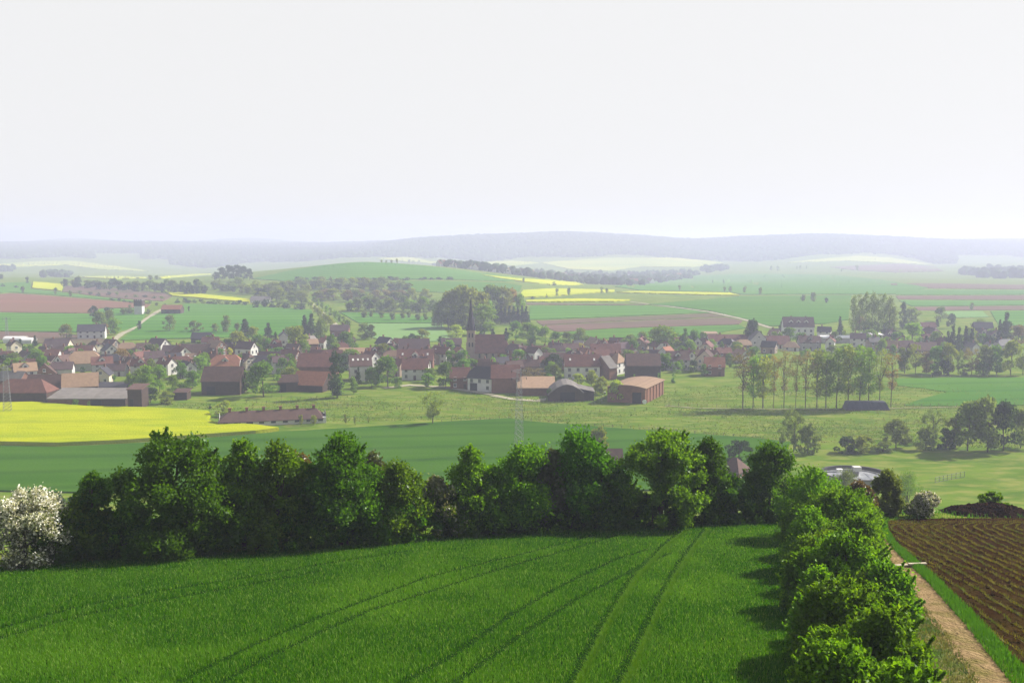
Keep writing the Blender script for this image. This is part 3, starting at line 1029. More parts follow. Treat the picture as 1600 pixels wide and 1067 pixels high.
    for q in range(gate):
        gb = MB()
        gw, gh = min(3.6, Ln * .3), min(3.4, wh * .8)
        gb.box((-hl + (q + .5) * Ln / max(gate, 2), -hd - .04, gh / 2), (gw, .12, gh))
        gb.build('barn_gate', M('opening'), root)
    cat = {'barn': 'barn', 'shed': 'shed', 'farm_barn': 'barn'}.get(name, 'house' if name == 'house' else name.replace('_', ' '))
    tag(root, label, cat, group)
    if not label:
        noun = {'barn': 'barn', 'shed': 'shed'}.get(name, 'house')
        wd = {'white': 'white', 'cream': 'cream', 'brick': 'brick', 'wood': 'dark wooden', 'grey': 'grey', 'stone': 'stone'}[wall]
        AUTO.append((root, f'{wd} {noun} with {ROOF_WORD[roof]} roof', px, base - h / 2))
    return root
# ------------------------------------------------------------------ the village
def church():
    p = hit(744, 563)
    k = mpp(p)
    root = empty('church', (p.x, p.y + 5, ground(p.x, p.y + 5)))
    tag(root, 'stone village church with a needle spire and steep red nave roof', 'church')
    tx = (735.5 - 744) * k
    tw = 12.5 * k
    zt = EYE + slope_of(517) * p.y - root.location.z
    zs = EYE + slope_of(467) * p.y - root.location.z
    t = MB()
    t.box((tx, 0, zt / 2 - .5), (tw, tw, zt + 1))
    for z in (zt * .35, zt * .7, zt):
        t.box((tx, 0, z - .1), (tw + .35, tw + .35, .35))
    for s in (-1, 1):
        t.box((tx + s * tw * .5, -tw * .5, zt * .3), (.8, .8, zt * .6))
    to = t.build('tower', M('wall_stone'), root)
    for z in (zt * .82, zt * .5):
        for s in (-1, 1):
            b = MB()
            b.box((tx + s * tw * .2, -tw / 2 - .06, z), (.75, .25, 2.0))
            b.tube((tx + s * tw * .2, -tw / 2 - .18, z + 1.0), (tx + s * tw * .2, -tw / 2 + .06, z + 1.0), .37, .37, 10)
            b.build('belfry_window', M('opening'), to)
    s = MB()
    hw = tw / 2 + .45
    h1 = zt + (zs - zt) * .16
    h2 = zt + (zs - zt) * .34
    rings = []
    for z, r in ((zt + .08, hw), (zt + 1.2, hw * .92), (h1, hw * .80), (h2, hw * .60), (zs, .10)):
        rings.append([(tx + r * (1.08 if q % 2 else 1.0) * math.cos(math.pi * (q + .5) / 4), r * math.sin(math.pi * (q + .5) / 4), z) for q in range(8)])
    pts = [v for rg in rings for v in rg]
    fs = [(8*i + q, 8*i + (q+1) % 8, 8*i + 8 + (q+1) % 8, 8*i + 8 + q) for i in range(len(rings) - 1) for q in range(8)]
    fs.append(tuple(range(8))[::-1])
    fs.append(tuple(range(8 * len(rings) - 8, 8 * len(rings))))
    s.poly(pts, fs)
    so = s.build('spire', M('roof_dark'), root)
    c = MB()
    c.tube((tx, 0, zs - .2), (tx, 0, zs + 1.8), .09, .07, 6)
    c.tube((tx - .5, 0, zs + 1.2), (tx + .5, 0, zs + 1.2), .07, .07, 6)
    c.build('cross', M('steel'), so)
    for sx in (-1, 1):
        d = MB()
        d.tube((tx + sx * hw * .8, -hw * .8, zt - .1), (tx + sx * hw * .8, -hw * .8, zt + 3.2), .55, .08, 8)
        d.build('corner_pinnacle', M('roof_dark'), so)
    x0, x1 = (742 - 744) * k, (788 - 744) * k
    ze = EYE + slope_of(550) * p.y - root.location.z
    zr = EYE + slope_of(523) * (p.y + 5) - root.location.z
    n = MB()
    n.box(((x0 + x1) / 2, .5, ze / 2 - .5), (x1 - x0, 11, ze + 1))
    for xx in (x0, x1):
        n.poly([(xx, -5, ze), (xx, 6, ze), (xx, .5, zr)], [(0, 1, 2) if xx > 0 else (2, 1, 0)])
    no = n.build('nave', M('wall_stone'), root)
    r = MB()
    r.slab([(x0 - .1, -5.7, ze - .5), (x1 + .3, -5.7, ze - .5), (x1 + .3, .5, zr + .2), (x0 - .1, .5, zr + .2)], .25)
    r.slab([(x0 - .1, .5, zr + .2), (x1 + .3, .5, zr + .2), (x1 + .3, 6.7, ze - .5), (x0 - .1, 6.7, ze - .5)], .25)
    r.build('nave_roof', M('roof_red'), root)
    for q in range(4):
        x = x0 + (q + .7) * (x1 - x0) / 4.4
        b = MB()
        b.box((x, -5.05, ze * .52), (1.0, .2, ze * .5))
        b.tube((x, -5.15, ze * .77), (x, -4.95, ze * .77), .5, .5, 10)
        b.build('nave_window', M('glass'), no)
        b = MB()
        b.box((x + (x1 - x0) / 8.8, -5.4, ze * .4), (.7, .8, ze * .8))
        b.build('buttress', M('wall_stone'), no)
    xa = (798 - 744) * k
    a = MB()
    a.box(((x1 + xa) / 2, .5, ze * .45), (xa - x1, 8, ze * .9 + .6))
    a.build('choir', M('wall_stone'), root)
    a = MB()
    zc = zr - (zr - ze) * .35
    a.slab([(x1, -4.2, ze - .6), (xa + .5, -4.2, ze - .6), (xa - 2.2, .5, zc), (x1, .5, zc)], .25)
    a.slab([(x1, .5, zc), (xa - 2.2, .5, zc), (xa + .5, 5.2, ze - .6), (x1, 5.2, ze - .6)], .25)
    a.slab([(xa + .5, -4.2, ze - .6), (xa + .5, 5.2, ze - .6), (xa - 2.2, .5, zc)], .25)
    a.build('choir_roof', M('roof_red'), root)
church()

# px, base, width, height, yaw, roof, wall, then options
H_ROWS = [
    # ---- western end
    (138, 530, 44, 21, 14, 'dark', 'white', dict(D=8)),
    (86, 546, 38, 14, 0, 'purple', 'cream', {}),
    (64, 560, 22, 17, -28, 'brown', 'white', {}),
    (91, 561, 27, 18, 8, 'brown', 'grey', dict(name='barn', win=False)),
    (114, 557, 22, 15, -30, 'dark', 'white', {}),
    (122, 581, 52, 28, 18, 'tan', 'grey', dict(style='half', D=11, name='barn', win=False, chim=0, label='long grey barn with half hipped tan roof')),
    (165, 564, 32, 24, -55, 'dark', 'white', {}),
    (53, 582, 28, 20, 0, 'red', 'brick', dict(name='barn', win=False, chim=0)),
    (75, 577, 28, 19, -32, 'red', 'white', {}),
    (31, 601, 40, 31, 32, 'tan', 'white', dict(dorm=1)),
    (4, 568, 26, 18, 0, 'red', 'brick', {}),
    (14, 603, 44, 20, -10, 'grey', 'brick', dict(name='barn', win=False, chim=0)),
    (30, 629, 86, 32, 0, 'red', 'wood', dict(style='hip', D=10, name='barn', win=False, chim=0, label='long brick red barn with hipped end beside the rapeseed')),
    (68, 617, 58, 28, 0, 'brown', 'wood', dict(D=9, name='barn', win=False, chim=0)),
    (115, 620, 62, 32, 20, 'tan', 'wood', dict(D=10, name='barn', win=False, chim=0, gate=1, label='dark wooden barn with tan roof and shadowed gable')),
    (108, 634, 66, 17, 0, 'grey', 'brick', dict(style='shed', D=13, name='shed', win=False, chim=0)),
    (166, 634, 60, 17, 0, 'grey', 'wood', dict(style='shed', D=13, name='shed', win=False, chim=0, gate=1)),
    (168, 612, 54, 9, 0, 'dark', 'wood', dict(style='shed', D=7, name='shed', win=False, chim=0)),
    (154, 601, 30, 25, -80, 'dark', 'cream', dict(D=9)),
    (178, 588, 32, 18, 0, 'purple', 'grey', {}),
    (211, 638, 22, 33, 0, 'brown', 'wood', dict(style='shed', D=7, name='shed', win=False, chim=0, gate=1)),
    (243, 551, 34, 20, -25, 'purple', 'white', {}),
    (268, 556, 30, 15, 0, 'purple', 'grey', {}),
    (304, 558, 48, 18, 0, 'brown', 'brick', dict(name='barn', win=False, chim=0)),
    (313, 536, 29, 15, 0, 'dark', 'wood', dict(name='barn', win=False, chim=0)),
    (333, 558, 34, 24, -35, 'tan', 'brick', dict(chim=2)),
    (382, 564, 34, 28, -20, 'purple', 'white', {}),
    (266, 574, 30, 20, 22, 'dark', 'white', {}),
    (304, 573, 32, 19, 0, 'tan', 'cream', dict(sky=3)),
    (287, 592, 33, 25, -50, 'dark', 'white', {}),
    (349, 582, 46, 24, 5, 'orange', 'white', dict(style='half', D=10, dorm=1, chim=2, label='white house with half hipped orange roof')),
    (345, 617, 60, 40, 0, 'brown', 'wood', dict(D=11, name='barn', win=False, chim=0, gate=1, label='big dark brown timber barn with tall roof')),
    (282, 625, 9, 14, 0, 'brown', 'wood', dict(name='shed', win=False, chim=0, style='shed')),
    # ---- around the village green, west of the church
    (419, 572, 40, 20, -15, 'purple', 'white', {}),
    (440, 547, 18, 27, -75, 'dark', 'white', dict(D=8)),
    (530, 526, 28, 17, 0, 'purple', 'brick', {}),
    (494, 594, 58, 38, 0, 'red', 'brick', dict(D=11, name='barn', win=False, chim=0, label='big red roofed brick barn')),
    (552, 566, 46, 19, 0, 'tan', 'grey', dict(D=12, rr=2.2, name='barn', win=False, chim=0)),
    (560, 596, 40, 38, 14, 'brown', 'white', dict(sky=4, D=9)),
    (578, 575, 28, 24, -42, 'red', 'white', {}),
    (447, 613, 34, 25, 15, 'brown', 'wood', dict(name='barn', win=False, chim=0, gate=1)),
    (484, 613, 62, 27, -14, 'orange', 'wood', dict(D=12, name='barn', win=False, chim=0, label='dark open barn with sweeping orange brown roof')),
    (492, 558, 17, 14, 10, 'red', 'brick', {}),
    (505, 545, 17, 16, -40, 'orange', 'white', {}),
    (484, 541, 13, 15, 60, 'grey', 'white', {}),
    (600, 551, 32, 22, -40, 'dark', 'white', {}),
    (621, 543, 16, 13, -30, 'orange', 'white', {}),
    (646, 560, 46, 28, 0, 'purple', 'brick', dict(D=10)),
    (662, 551, 14, 17, -80, 'red', 'white', dict(D=8)),
    (648, 577, 56, 28, 0, 'red', 'brick', dict(D=10, dorm=1, sky=2)),
    (648, 594, 40, 31, 0, 'red', 'white', dict(D=9, label='white walled house under a large plain red roof')),
    (690, 570, 32, 26, -28, 'red', 'white', dict(sky=1)),
    (683, 555, 20, 14, -50, 'tan', 'cream', {}),
    (717, 562, 14, 18, -60, 'orange', 'white', {}),
    (705, 546, 30, 16, 0, 'purple', 'wood', dict(name='barn', win=False, chim=0)),
    (752, 583, 32, 20, -10, 'brown', 'stone', {}),
    (718, 608, 32, 31, 3, 'red', 'brick', dict(D=8, label='brick farmhouse with a row of tall pale windows')),
    (756, 613, 52, 36, -24, 'dark', 'white', dict(D=9, chim=0, gate=1, style='half', label='white farmhouse with dark grey half hipped roof')),
    (790, 614, 44, 40, 0, 'red', 'brick', dict(D=10, name='barn', win=False, chim=0)),
    (803, 590, 30, 24, 20, 'brown', 'brick', {}),
    (812, 556, 22, 14, 0, 'red', 'brick', {}),
    # ---- east of the church
    (834, 572, 28, 28, -50, 'brown', 'white', dict(dorm=0)),
    (854, 572, 60, 18, 0, 'brown', 'brick', dict(D=9, win=False, name='barn', chim=0)),
    (846, 556, 30, 14, 0, 'red', 'brick', {}),
    (868, 553, 24, 16, -20, 'purple', 'grey', dict(chim=2)),
    (892, 556, 26, 18, 10, 'brown', 'grey', {}),
    (910, 593, 54, 36, 0, 'red', 'white', dict(D=10, sky=2)),
    (913, 560, 20, 15, -40, 'orange', 'brick', {}),
    (947, 565, 46, 25, 0, 'red', 'brick', dict(D=10)),
    (947, 594, 34, 34, 42, 'grey', 'brick', dict(D=10, name='barn', win=False, chim=0)),
    (966, 586, 28, 31, -35, 'tan', 'white', dict(style='hip', D=9, label='white house with hipped tan roof')),
    (1006, 592, 52, 36, 0, 'brown', 'wood', dict(D=10, name='barn', win=False, chim=0)),
    (990, 560, 15, 15, -75, 'red', 'white', dict(D=8)),
    (1043, 576, 28, 32, 55, 'orange', 'white', {}),
    (1060, 578, 34, 27, 0, 'brown', 'white', dict(dorm=1, D=8)),
    (1076, 570, 13, 20, -70, 'red', 'white', dict(D=9)),
    (1106, 580, 30, 30, 60, 'brown', 'cream', dict(D=9)),
    (1119, 588, 34, 27, -8, 'orange', 'brick', dict(D=8)),
    (1088, 562, 26, 14, -15, 'tan', 'cream', {}),
    (1161, 568, 20, 20, -72, 'tan', 'white', dict(D=9)),
    (1110, 528, 22, 8, 0, 'tan', 'cream', dict(name='shed', win=False, chim=0, style='shed')),
    (1105, 546, 16, 16, -70, 'brown', 'wood', dict(name='barn', win=False, chim=0, D=8)),
    (1140, 547, 64, 22, 0, 'red', 'white', dict(D=9, rr=3.2, label='long white hall with low red roof')),
    (1183, 548, 34, 29, -78, 'grey', 'grey', dict(D=11, label='tall grey gable fronted house beyond the long hall')),
    # ---- eastern end
    (1251, 528, 50, 30, -8, 'purple', 'white', dict(D=12, dorm=3, chim=2, label='large half timbered house with steep dull purple roof')),
    (1291, 530, 24, 18, -25, 'dark', 'white', {}),
    (1214, 545, 42, 18, 0, 'red', 'white', {}),
    (1239, 549, 28, 13, -15, 'tan', 'white', dict(style='hip')),
    (1320, 536, 66, 8, 0, 'white', 'grey', dict(style='flat', D=10, name='shed', win=False, chim=0, label='long low industrial shed with bright white roof')),
    (1366, 537, 27, 14, 0, 'white', 'white', dict(style='flat', D=9, name='factory', win=True, chim=0, label='white block building with flat bright roof')),
    (1397, 552, 22, 18, -35, 'tan', 'brick', {}),
    (1412, 551, 34, 17, 0, 'brown', 'white', {}),
    (1446, 554, 40, 17, 0, 'brown', 'brick', {}),
    (1452, 518, 22, 13, 0, 'red', 'white', {}),
    (1540, 523, 30, 18, -10, 'dark', 'wood', dict(name='barn', win=False, chim=0)),
    (1523, 553, 14, 16, -80, 'grey', 'white', dict(D=9)),
    (1552, 552, 16, 15, 80, 'grey', 'white', dict(D=9)),
    (1030, 560, 20, 12, 0, 'tan', 'cream', {}),
    (1216, 524, 18, 9, -10, 'dark', 'white', {}),
    (935, 545, 16, 8, 0, 'orange', 'white', {}),
    (905, 543, 14, 8, -20, 'grey', 'white', {}),
    (20, 536, 30, 8, 0, 'white', 'white', dict(style='arch', D=8, name='polytunnel', win=False, chim=0, label='white polytunnel at the village edge')),
    (40, 537, 18, 6, 0, 'white', 'white', dict(style='arch', D=7, name='polytunnel', win=False, chim=0, label='shorter white polytunnel beside the first')),
    # ---- out in the fields
    (267, 491, 30, 13, 0, 'orange', 'wood', dict(name='barn', win=False, chim=0, rr=3.0, label='low field barn with orange roof edge beside the lane')),
    (406, 473, 30, 9, 0, 'grey', 'white', dict(name='barn', win=False, chim=0, label='pale roofed field barn among the far bushes')),
]
for px, base, w, h, yaw, roof, wall, opt in H_ROWS:
    opt = dict(opt)
    if h < 14:
        opt.setdefault('chim', 0)
    house(px, base, w, h, yaw, roof, wall, **opt)

# the many small houses packed between them
gh = np.random.default_rng(21)
taken = [(r[0], r[1], r[2]) for r in H_ROWS]
n_fill = 0
for _ in range(2500):
    if n_fill >= 90:
        break
    x = gh.uniform(2, 1180) if gh.random() < .86 else gh.uniform(1190, 1590)
    if x < 1190:
        y = gh.uniform(np.interp(x, [0, 200, 420, 700, 1180], [552, 552, 548, 546, 546]), np.interp(x, [0, 230, 400, 560, 800, 1000, 1180], [598, 588, 586, 588, 592, 580, 566]))
    else:
        y = gh.uniform(530, 556)
    if any(abs(x - a) < 15 + c * .15 and abs(y - b) < 6.5 for a, b, c in taken) or (715 < x < 800 and y < 575):
        continue
    sc = (y - 375) / 190
    w = gh.uniform(24, 36) * sc
    taken.append((x, y, w))
    n_fill += 1
    house(x, y, w, gh.uniform(19, 25) * sc, float(gh.choice([0, 12, -18, -30, 24, -45, -75, 70])), str(gh.choice(['brown', 'purple', 'red', 'dark', 'brown', 'red', 'purple', 'tan'])),
          str(gh.choice(['white', 'cream', 'grey', 'brick', 'white', 'stone'])), str(gh.choice(['gable', 'gable', 'half'])), dorm=int(gh.random() < .2))

# crenellated stone tower in the fields
def field_tower():
    p = hit(216, 492)
    k = mpp(p)
    root = empty('stone_tower', p)
    tag(root, 'old square field tower with white lower wall beside the lane', 'tower')
    W, H = 12 * k, 23 * k
    b = MB()
    b.box((0, W / 2, H * .3 - .5), (W, W, H * .6 + 1))
    b.build('lower_wall', M('wall_white'), root)
    b = MB()
    b.box((0, W / 2, H * .79), (W * 1.08, W * 1.08, H * .38))
    for q in range(4):
        b.box((-W * .42 + q * W * .28, -.02, H * 1.02), (W * .16, W * .1, H * .08))
    uo = b.build('upper_wall', M('wall_wood'), root)
    b = MB()
    b.slab([(-W * .62, -W * .12, H * .99), (W * .62, -W * .12, H * .99), (W * .62, W * 1.12, H * 1.03), (-W * .62, W * 1.12, H * 1.03)], .3)
    b.build('roof', M('roof_grey'), root)
    for q in (-1, 1):
        b = MB()
        b.box((q * W * .2, -W * .04 - .06, H * .8), (W * .14, .1, H * .16))
        b.build('window', M('glass'), uo)
field_tower()

# long low stable beside the rapeseed
def stable():
    pa, pb = hit(338, 667), hit(505, 660)
    c = (pa + pb) / 2
    d = pb - pa
    L = Vector((d.x, d.y, 0)).length
    rz = math.atan2(d.y, d.x)
    k = mpp(c)
    root = empty('stable', (c.x, c.y + 4, min(ground(c.x, c.y), c.z)), rz)
    tag(root, 'long low stable with brown roof, roof vents and pale walls', 'stable')
    H, D = 20 * k, 9.5
    wh = H * .45
    rh = H - wh
    hl = L / 2
    b = MB()
    b.box((0, 0, wh / 2 - .5), (L, D, wh + 1))
    for s in (-1, 1):
        b.poly([(s * hl, -D/2, wh), (s * hl, D/2, wh), (s * hl, 0, wh + rh)], [(0, 1, 2) if s > 0 else (2, 1, 0)])
    b.build('wall', M('wall_white'), root)
    r = MB()
    r.slab([(-hl - .4, -D/2 - .6, wh - .3), (hl - 1.0, -D/2 - .6, wh - .3), (hl - 3.0, 0, wh + rh + .15), (-hl + 3, 0, wh + rh + .15)], .2)
    r.slab([(-hl + 3, 0, wh + rh + .15), (hl - 3.0, 0, wh + rh + .15), (hl - 1.0, D/2 + .6, wh - .3), (-hl - .4, D/2 + .6, wh - .3)], .2)
    r.slab([(-hl - .4, D/2 + .6, wh - .3), (-hl - .4, -D/2 - .6, wh - .3), (-hl + 3, 0, wh + rh + .15)], .2)
    r.slab([(hl - 1.0, -D/2 - .6, wh - .3), (hl + .3, 0, wh + .2), (hl - 1.0, D/2 + .6, wh - .3), (hl - 3.0, 0, wh + rh + .15)], .2)
    ro = r.build('roof', M('roof_brown'), root)
    for q in range(6):
        v = MB()
        x = -hl + (q + .6) * L / 6.3
        v.box((x, 0, wh + rh + .5), (.9, .9, 1.3))
        v.box((x, 0, wh + rh + 1.2), (1.2, 1.2, .15))
        v.build('roof_vent', M('wall_brick'), ro)
    for q in range(9):
        v = MB()
        x = -hl + (q + .5) * L / 9
        if q in (1, 2):
            v.box((x, -D/2 - .04, wh * .42), (2.2, .12, wh * .84))
            v.build('stable_door', M('opening'), root)
        else:
            v.box((x, -D/2 - .03, wh * .55), (1.6, .1, .8))
            v.build('window', M('glass'), root)
stable()

def round_barn():
    """dark barn with a low rounded roof and wooden walls, grey lean-to beside it"""
    p = hit(884, 627)
    k = mpp(p)
    W, H = 55 * k, 26 * k
    root = empty('barn', (p.x, p.y, p.z))
    tag(root, 'dark barn with broad rounded gable and open front', 'barn')
    prof = [(-.5, -.04), (-.5, .34), (-.42, .52), (-.25, .80), (-.08, .97), (.05, 1.0), (.2, .93), (.38, .72), (.5, .5), (.5, -.04)]
    D = 16
    b = MB()
    n = len(prof)
    pts = [(x * W, 0, z * H) for x, z in prof] + [(x * W, D, z * H) for x, z in prof]
    b.poly(pts, [tuple(range(n)), tuple(range(n, 2 * n))[::-1]])
    b.poly(pts, [(0, n, n + 1, 1), (n - 2, 2 * n - 2, 2 * n - 1, n - 1)])
    b.build('wall', M('wall_wood'), root)
    r = MB()
    for q in range(1, n - 2):
        (x0, z0), (x1, z1) = prof[q], prof[q + 1]
        r.slab([(x0 * W * 1.02, -.4, z0 * H + .2), (x1 * W * 1.02, -.4, z1 * H + .2), (x1 * W * 1.02, D + .4, z1 * H + .2), (x0 * W * 1.02, D + .4, z0 * H + .2)], .2)
    r.build('roof', M('roof_grey'), root)
    g = MB()
    g.box((W * .05, -.05, H * .28), (W * .42, .12, H * .56))
    g.build('barn_gate', M('opening'), root)
    a = MB()
    a.box((W * .66, 6, H * .25), (W * .3, 9, H * .56))
    a.build('side_wall', M('wall_wood'), root)
    a = MB()
    a.slab([(W * .30, 1.2, H * .80), (W * .84, 1.2, H * .55), (W * .84, 11, H * .60), (W * .30, 11, H * .85)], .2)
    a.build('side_roof', M('roof_grey'), root)
round_barn()

def brick_barn():
    """brick field barn with low pale roof, long side lit by the sun"""
    pl, pc, pr = hit(949, 628), hit(1008, 631), hit(1037, 616)
    k = mpp(pc)
    root = empty('barn', pc)
    tag(root, 'brick red barn with pale vaulted roof standing in the meadow', 'barn')
    A = Vector((pl.x - pc.x, pl.y - pc.y, 0))
    B = Vector((pr.x - pc.x, pr.y - pc.y, 0))
    if B.length > 26:
        B = B.normalized() * 26
    wh, rh = 24 * k, 4.2 * k
    c = [Vector((0, 0, 0)), A, A + B, B]
    b = MB()
    pts = [(v.x, v.y, -1) for v in c] + [(v.x, v.y, wh) for v in c]
    m = (A / 2)
    m2 = m + B
    pts += [(m.x, m.y, wh + rh), (m2.x, m2.y, wh + rh)]
    b.poly(pts, [(1, 0, 4, 8, 5), (0, 3, 7, 4), (3, 2, 6, 9, 7), (2, 1, 5, 6)])
    b.build('wall', M('wall_brick'), root)
    r = MB()
    bo = B.normalized() * .5
    ao = A.normalized() * .5
    nseg = 8
    for q in range(nseg):
        def pr_(t):
            pos = -ao + (A + ao * 2) * t
            return pos, wh + .1 + rh * 1.05 * math.sin(math.pi * t) ** .9
        (p0, z0), (p1, z1) = pr_(q / nseg), pr_((q + 1) / nseg)
        r.slab([(p0.x - bo.x, p0.y - bo.y, z0), (p0.x + B.x + bo.x, p0.y + B.y + bo.y, z0), (p1.x + B.x + bo.x, p1.y + B.y + bo.y, z1), (p1.x - bo.x, p1.y - bo.y, z1)], .15)
    r.build('roof', M('roof_tan'), root)
    an = math.atan2(A.y, A.x)
    g = MB()
    t = A * .22
    g.box((t.x, t.y - .05, wh * .36), (3.4, .3, wh * .72), 0, an)
    g.build('barn_gate', M('opening'), root)
    bn = math.atan2(B.y, B.x)
    for q in range(6):
        t = B * ((q + .5) / 6)
        g = MB()
        g.box((t.x + .1, t.y, wh * .5), (.35, .35, wh), 0, bn)
        g.build('wall_pier', M('wall_brick'), root)
brick_barn()
house(838, 618, 58, 21, 0, 'tan', 'brick', 'shed', D=12, name='shed', win=False, chim=0, label='low shed with pinkish tan roof behind the reddish tree', rr=3)
house(1153, 752, 40, 30, -35, 'brown', 'brick', 'hip', D=7, name='house', chim=0, label='small brick pump house with hipped roof behind the hedgerow')
house(958, 727, 14, 22, 0, 'brown', 'brick', 'gable', D=5, name='shed', chim=0, win=False, label='little brick hut just peeping over the hedgerow')

def bale(px, base, d, label):
    p = hit(px, base)
    k = mpp(p)
    r = d * k / 2
    b = MB()
    b.tube((p.x, p.y, p.z + r * .93), (p.x, p.y + r * 1.9, p.z + r * .93), r, r, 18)
    b.tube((p.x, p.y - .03, p.z + r * .93), (p.x, p.y, p.z + r * .93), r * .9, r, 18)
    o = b.build('wrapped_bale', M('bale'))
    tag(o, label, 'bale')
bale(888.5, 624, 7, 'white wrapped bale before the dark rounded barn')
bale(1007, 631, 7, 'white wrapped bale at the corner of the brick barn')
bale(945, 616, 4, 'small white wrapped bale between the two field barns')

# tarpaulin covered stack by the poplars
def stack():
    pl, pr = hit(1321, 642), hit(1391, 640)
    c = (pl + pr) / 2
    k = mpp(c)
    W, H = 66 * k, 13 * k
    root = empty('covered_stack', c)
    tag(root, 'blue grey tarpaulin covered stack by the poplar row', 'stack')
    b = MB()
    lo, hi, D = W / 2, W / 2 - 2.0, 6.0
    pts, fs = [], []
    nx = 18
    for q in range(nx + 1):
        t = q / nx * 2 - 1
        for (s, y, z) in ((1.06, 0, -.2), (1.0, .2, .25), (.89, 1.1, .93), (.86, 2.0, 1.0), (.86, D - 2, 1.0), (.89, D - 1.1, .93), (1.0, D, -.2)):
            pts.append((t * W / 2 * s, y + random.uniform(-.1, .1), z * H + random.uniform(-.06, .06)))
    for q in range(nx):
        for r_ in range(6):
            a = q * 7 + r_
            fs.append((a, a + 7, a + 8, a + 1))
    fs += [tuple(range(7)), tuple(range(nx * 7, nx * 7 + 7))[::-1]]
    b.poly(pts, [f[::-1] for f in fs])
    b.build('tarpaulin', M('tarp'), root)
    e = MB()
    e.box((0, 2.2, H + .05), (W * .84, .8, .2))
    e.build('weight_strip', M('concrete'), root)
    e = MB()
    e.box((0, -.25, .15), (W * 1.04, .5, .5))
    e.build('foot_board', M('darkconcrete'), root)
stack()

# clarifier tank of the sewage works
def clarifier():
    p = hit(1336, 748)
    k = mpp(p)
    Rr = 51 * k
    root = empty('clarifier_tank', p)
    tag(root, 'round concrete clarifier tank with foaming water and walkway', 'tank')
    n = 64
    def ring(name, ro, ri, z0, z1, mat, par):
        pts = []
        for r, z in ((ro, z0), (ro, z1), (ri, z1), (ri, z0)):
            for q in range(n):
                t = 2 * math.pi * q / n
                pts.append((r * math.cos(t), r * math.sin(t), z))
        fs = []
        for i in range(4):
            j = (i + 1) % 4
            for q in range(n):
                fs.append((i * n + q, i * n + (q + 1) % n, j * n + (q + 1) % n, j * n + q))
        m = MB()
        m.poly(pts, fs)
        return m.build(name, mat, par)
    ring('outer_wall', Rr, Rr - .35, -1.5, 1.5, M('concrete'), root)
    ring('rim', Rr + .12, Rr - .5, 1.51, 1.70, M('darkconcrete'), root)
    ring('inner_lining', Rr - .36, Rr - .42, .2, 1.48, M('darkconcrete'), root)
    ring('overflow_channel', Rr - 1.3, Rr - 1.7, .5, 1.0, M('concrete'), root)
    w = MB()
    w.poly([((Rr - .5) * math.cos(2 * math.pi * q / n), (Rr - .5) * math.sin(2 * math.pi * q / n), .75) for q in range(n)], [tuple(range(n))])
    w.build('water', M('sludge'), root)
    b = MB()
    b.box((-Rr * .45, .5, 1.85), (Rr * 1.0, 1.3, .22))
    wo = b.build('walkway', M('steel'), root)
    for s in (-1, 1):
        r = MB()
        for z in (2.45, 2.95):
            r.tube((-Rr * .95, .5 + s * .62, z), (Rr * .05, .5 + s * .62, z), .04, .04, 5)
        for q in range(8):
            x = -Rr * .95 + q * Rr / 7
            r.tube((x, .5 + s * .62, 1.95), (x, .5 + s * .62, 2.95), .04, .04, 5)
        r.build('railing', M('steel'), wo)
    b = MB()
    b.tube((0, .5, .3), (0, .5, 2.0), 1.1, 1.1, 16)
    b.build('centre_column', M('concrete'), root)
    b = MB()
    b.box((Rr * .06, .5, 2.55), (2.0, 1.8, 1.2))
    b.build('drive_housing', M('trim'), root)
    b = MB()
    b.box((-Rr * .52, -.9, 2.4), (1.4, 1.2, .9))
    b.build('switch_box', M('trim'), root)
clarifier()

# ------------------------------------------------------------------ fences and masts
def fence(name, pts, every, h, label, mat='post', wires=2, rail=False, gates=False):
    """posts and wires along a line of photo pixels; EVERY metres apart"""
    P = [hit(x, y) for x, y in pts]
    dense = [P[0]]
    for a, b in zip(P, P[1:]):
        L = (b - a).length
        m = max(1, round(L / every))
        for q in range(1, m + 1):
            t = a.lerp(b, q / m)
            t.z = ground(t.x, t.y)
            dense.append(t)
    dense = dense[:100]
    root = empty(name, dense[0])
    o = dense[0]
    for d in dense:
        b = MB()
        r = .09 if not rail else .06
        b.tube((0, 0, -.3), (0, 0, h * random.uniform(.93, 1.06)), r, r * .85, 6)
        b.build('post', M(mat), root, loc=d - o)
    for q in range(wires):
        b = MB()
        z = h * (.9 - .42 * q)
        for a, c in zip(dense, dense[1:]):
            b.tube(a - o + Vector((0, 0, z)), c - o + Vector((0, 0, z)), .018 if not rail else .045, .018 if not rail else .045, 4, caps=False)
        b.build('wire' if not rail else 'rail', M(mat if rail else 'dullsteel'), root)
    tag(root, label, 'fence')
fence('wire_fence', [(690, 661), (795, 655.5), (830, 659), (915, 666), (1000, 672), (1100, 679.5), (1240, 691.5)], 3.2, 1.25, 'post and wire fence along the far edge of the dark green crop')
fence('wire_fence', [(385, 629), (480, 633), (560, 637), (640, 640.5), (760, 642), (900, 645), (1010, 641)], 4.5, 1.2, 'post and wire fence running through the middle of the meadow')
fence('wire_fence', [(1045, 635), (1150, 636), (1250, 636.5), (1320, 636.5), (1400, 635.5), (1480, 634.5), (1600, 633)], 3.5, 1.2, 'roadside fence of short posts under the poplar row')
fence('wire_fence', [(425, 621), (470, 624), (520, 622)], 5.0, 1.3, 'short row of thin posts before the open barn')
fence('metal_railing', [(1461, 754), (1480, 750), (1507, 745)], 2.0, 1.5, 'grey metal railing standing alone in the meadow', mat='dullsteel', wires=3, rail=True)
fence('wire_fence', [(1440, 590), (1500, 588.5), (1600, 588)], 4.5, 1.3, 'pale fence under the trees at the village edge', mat='plank')

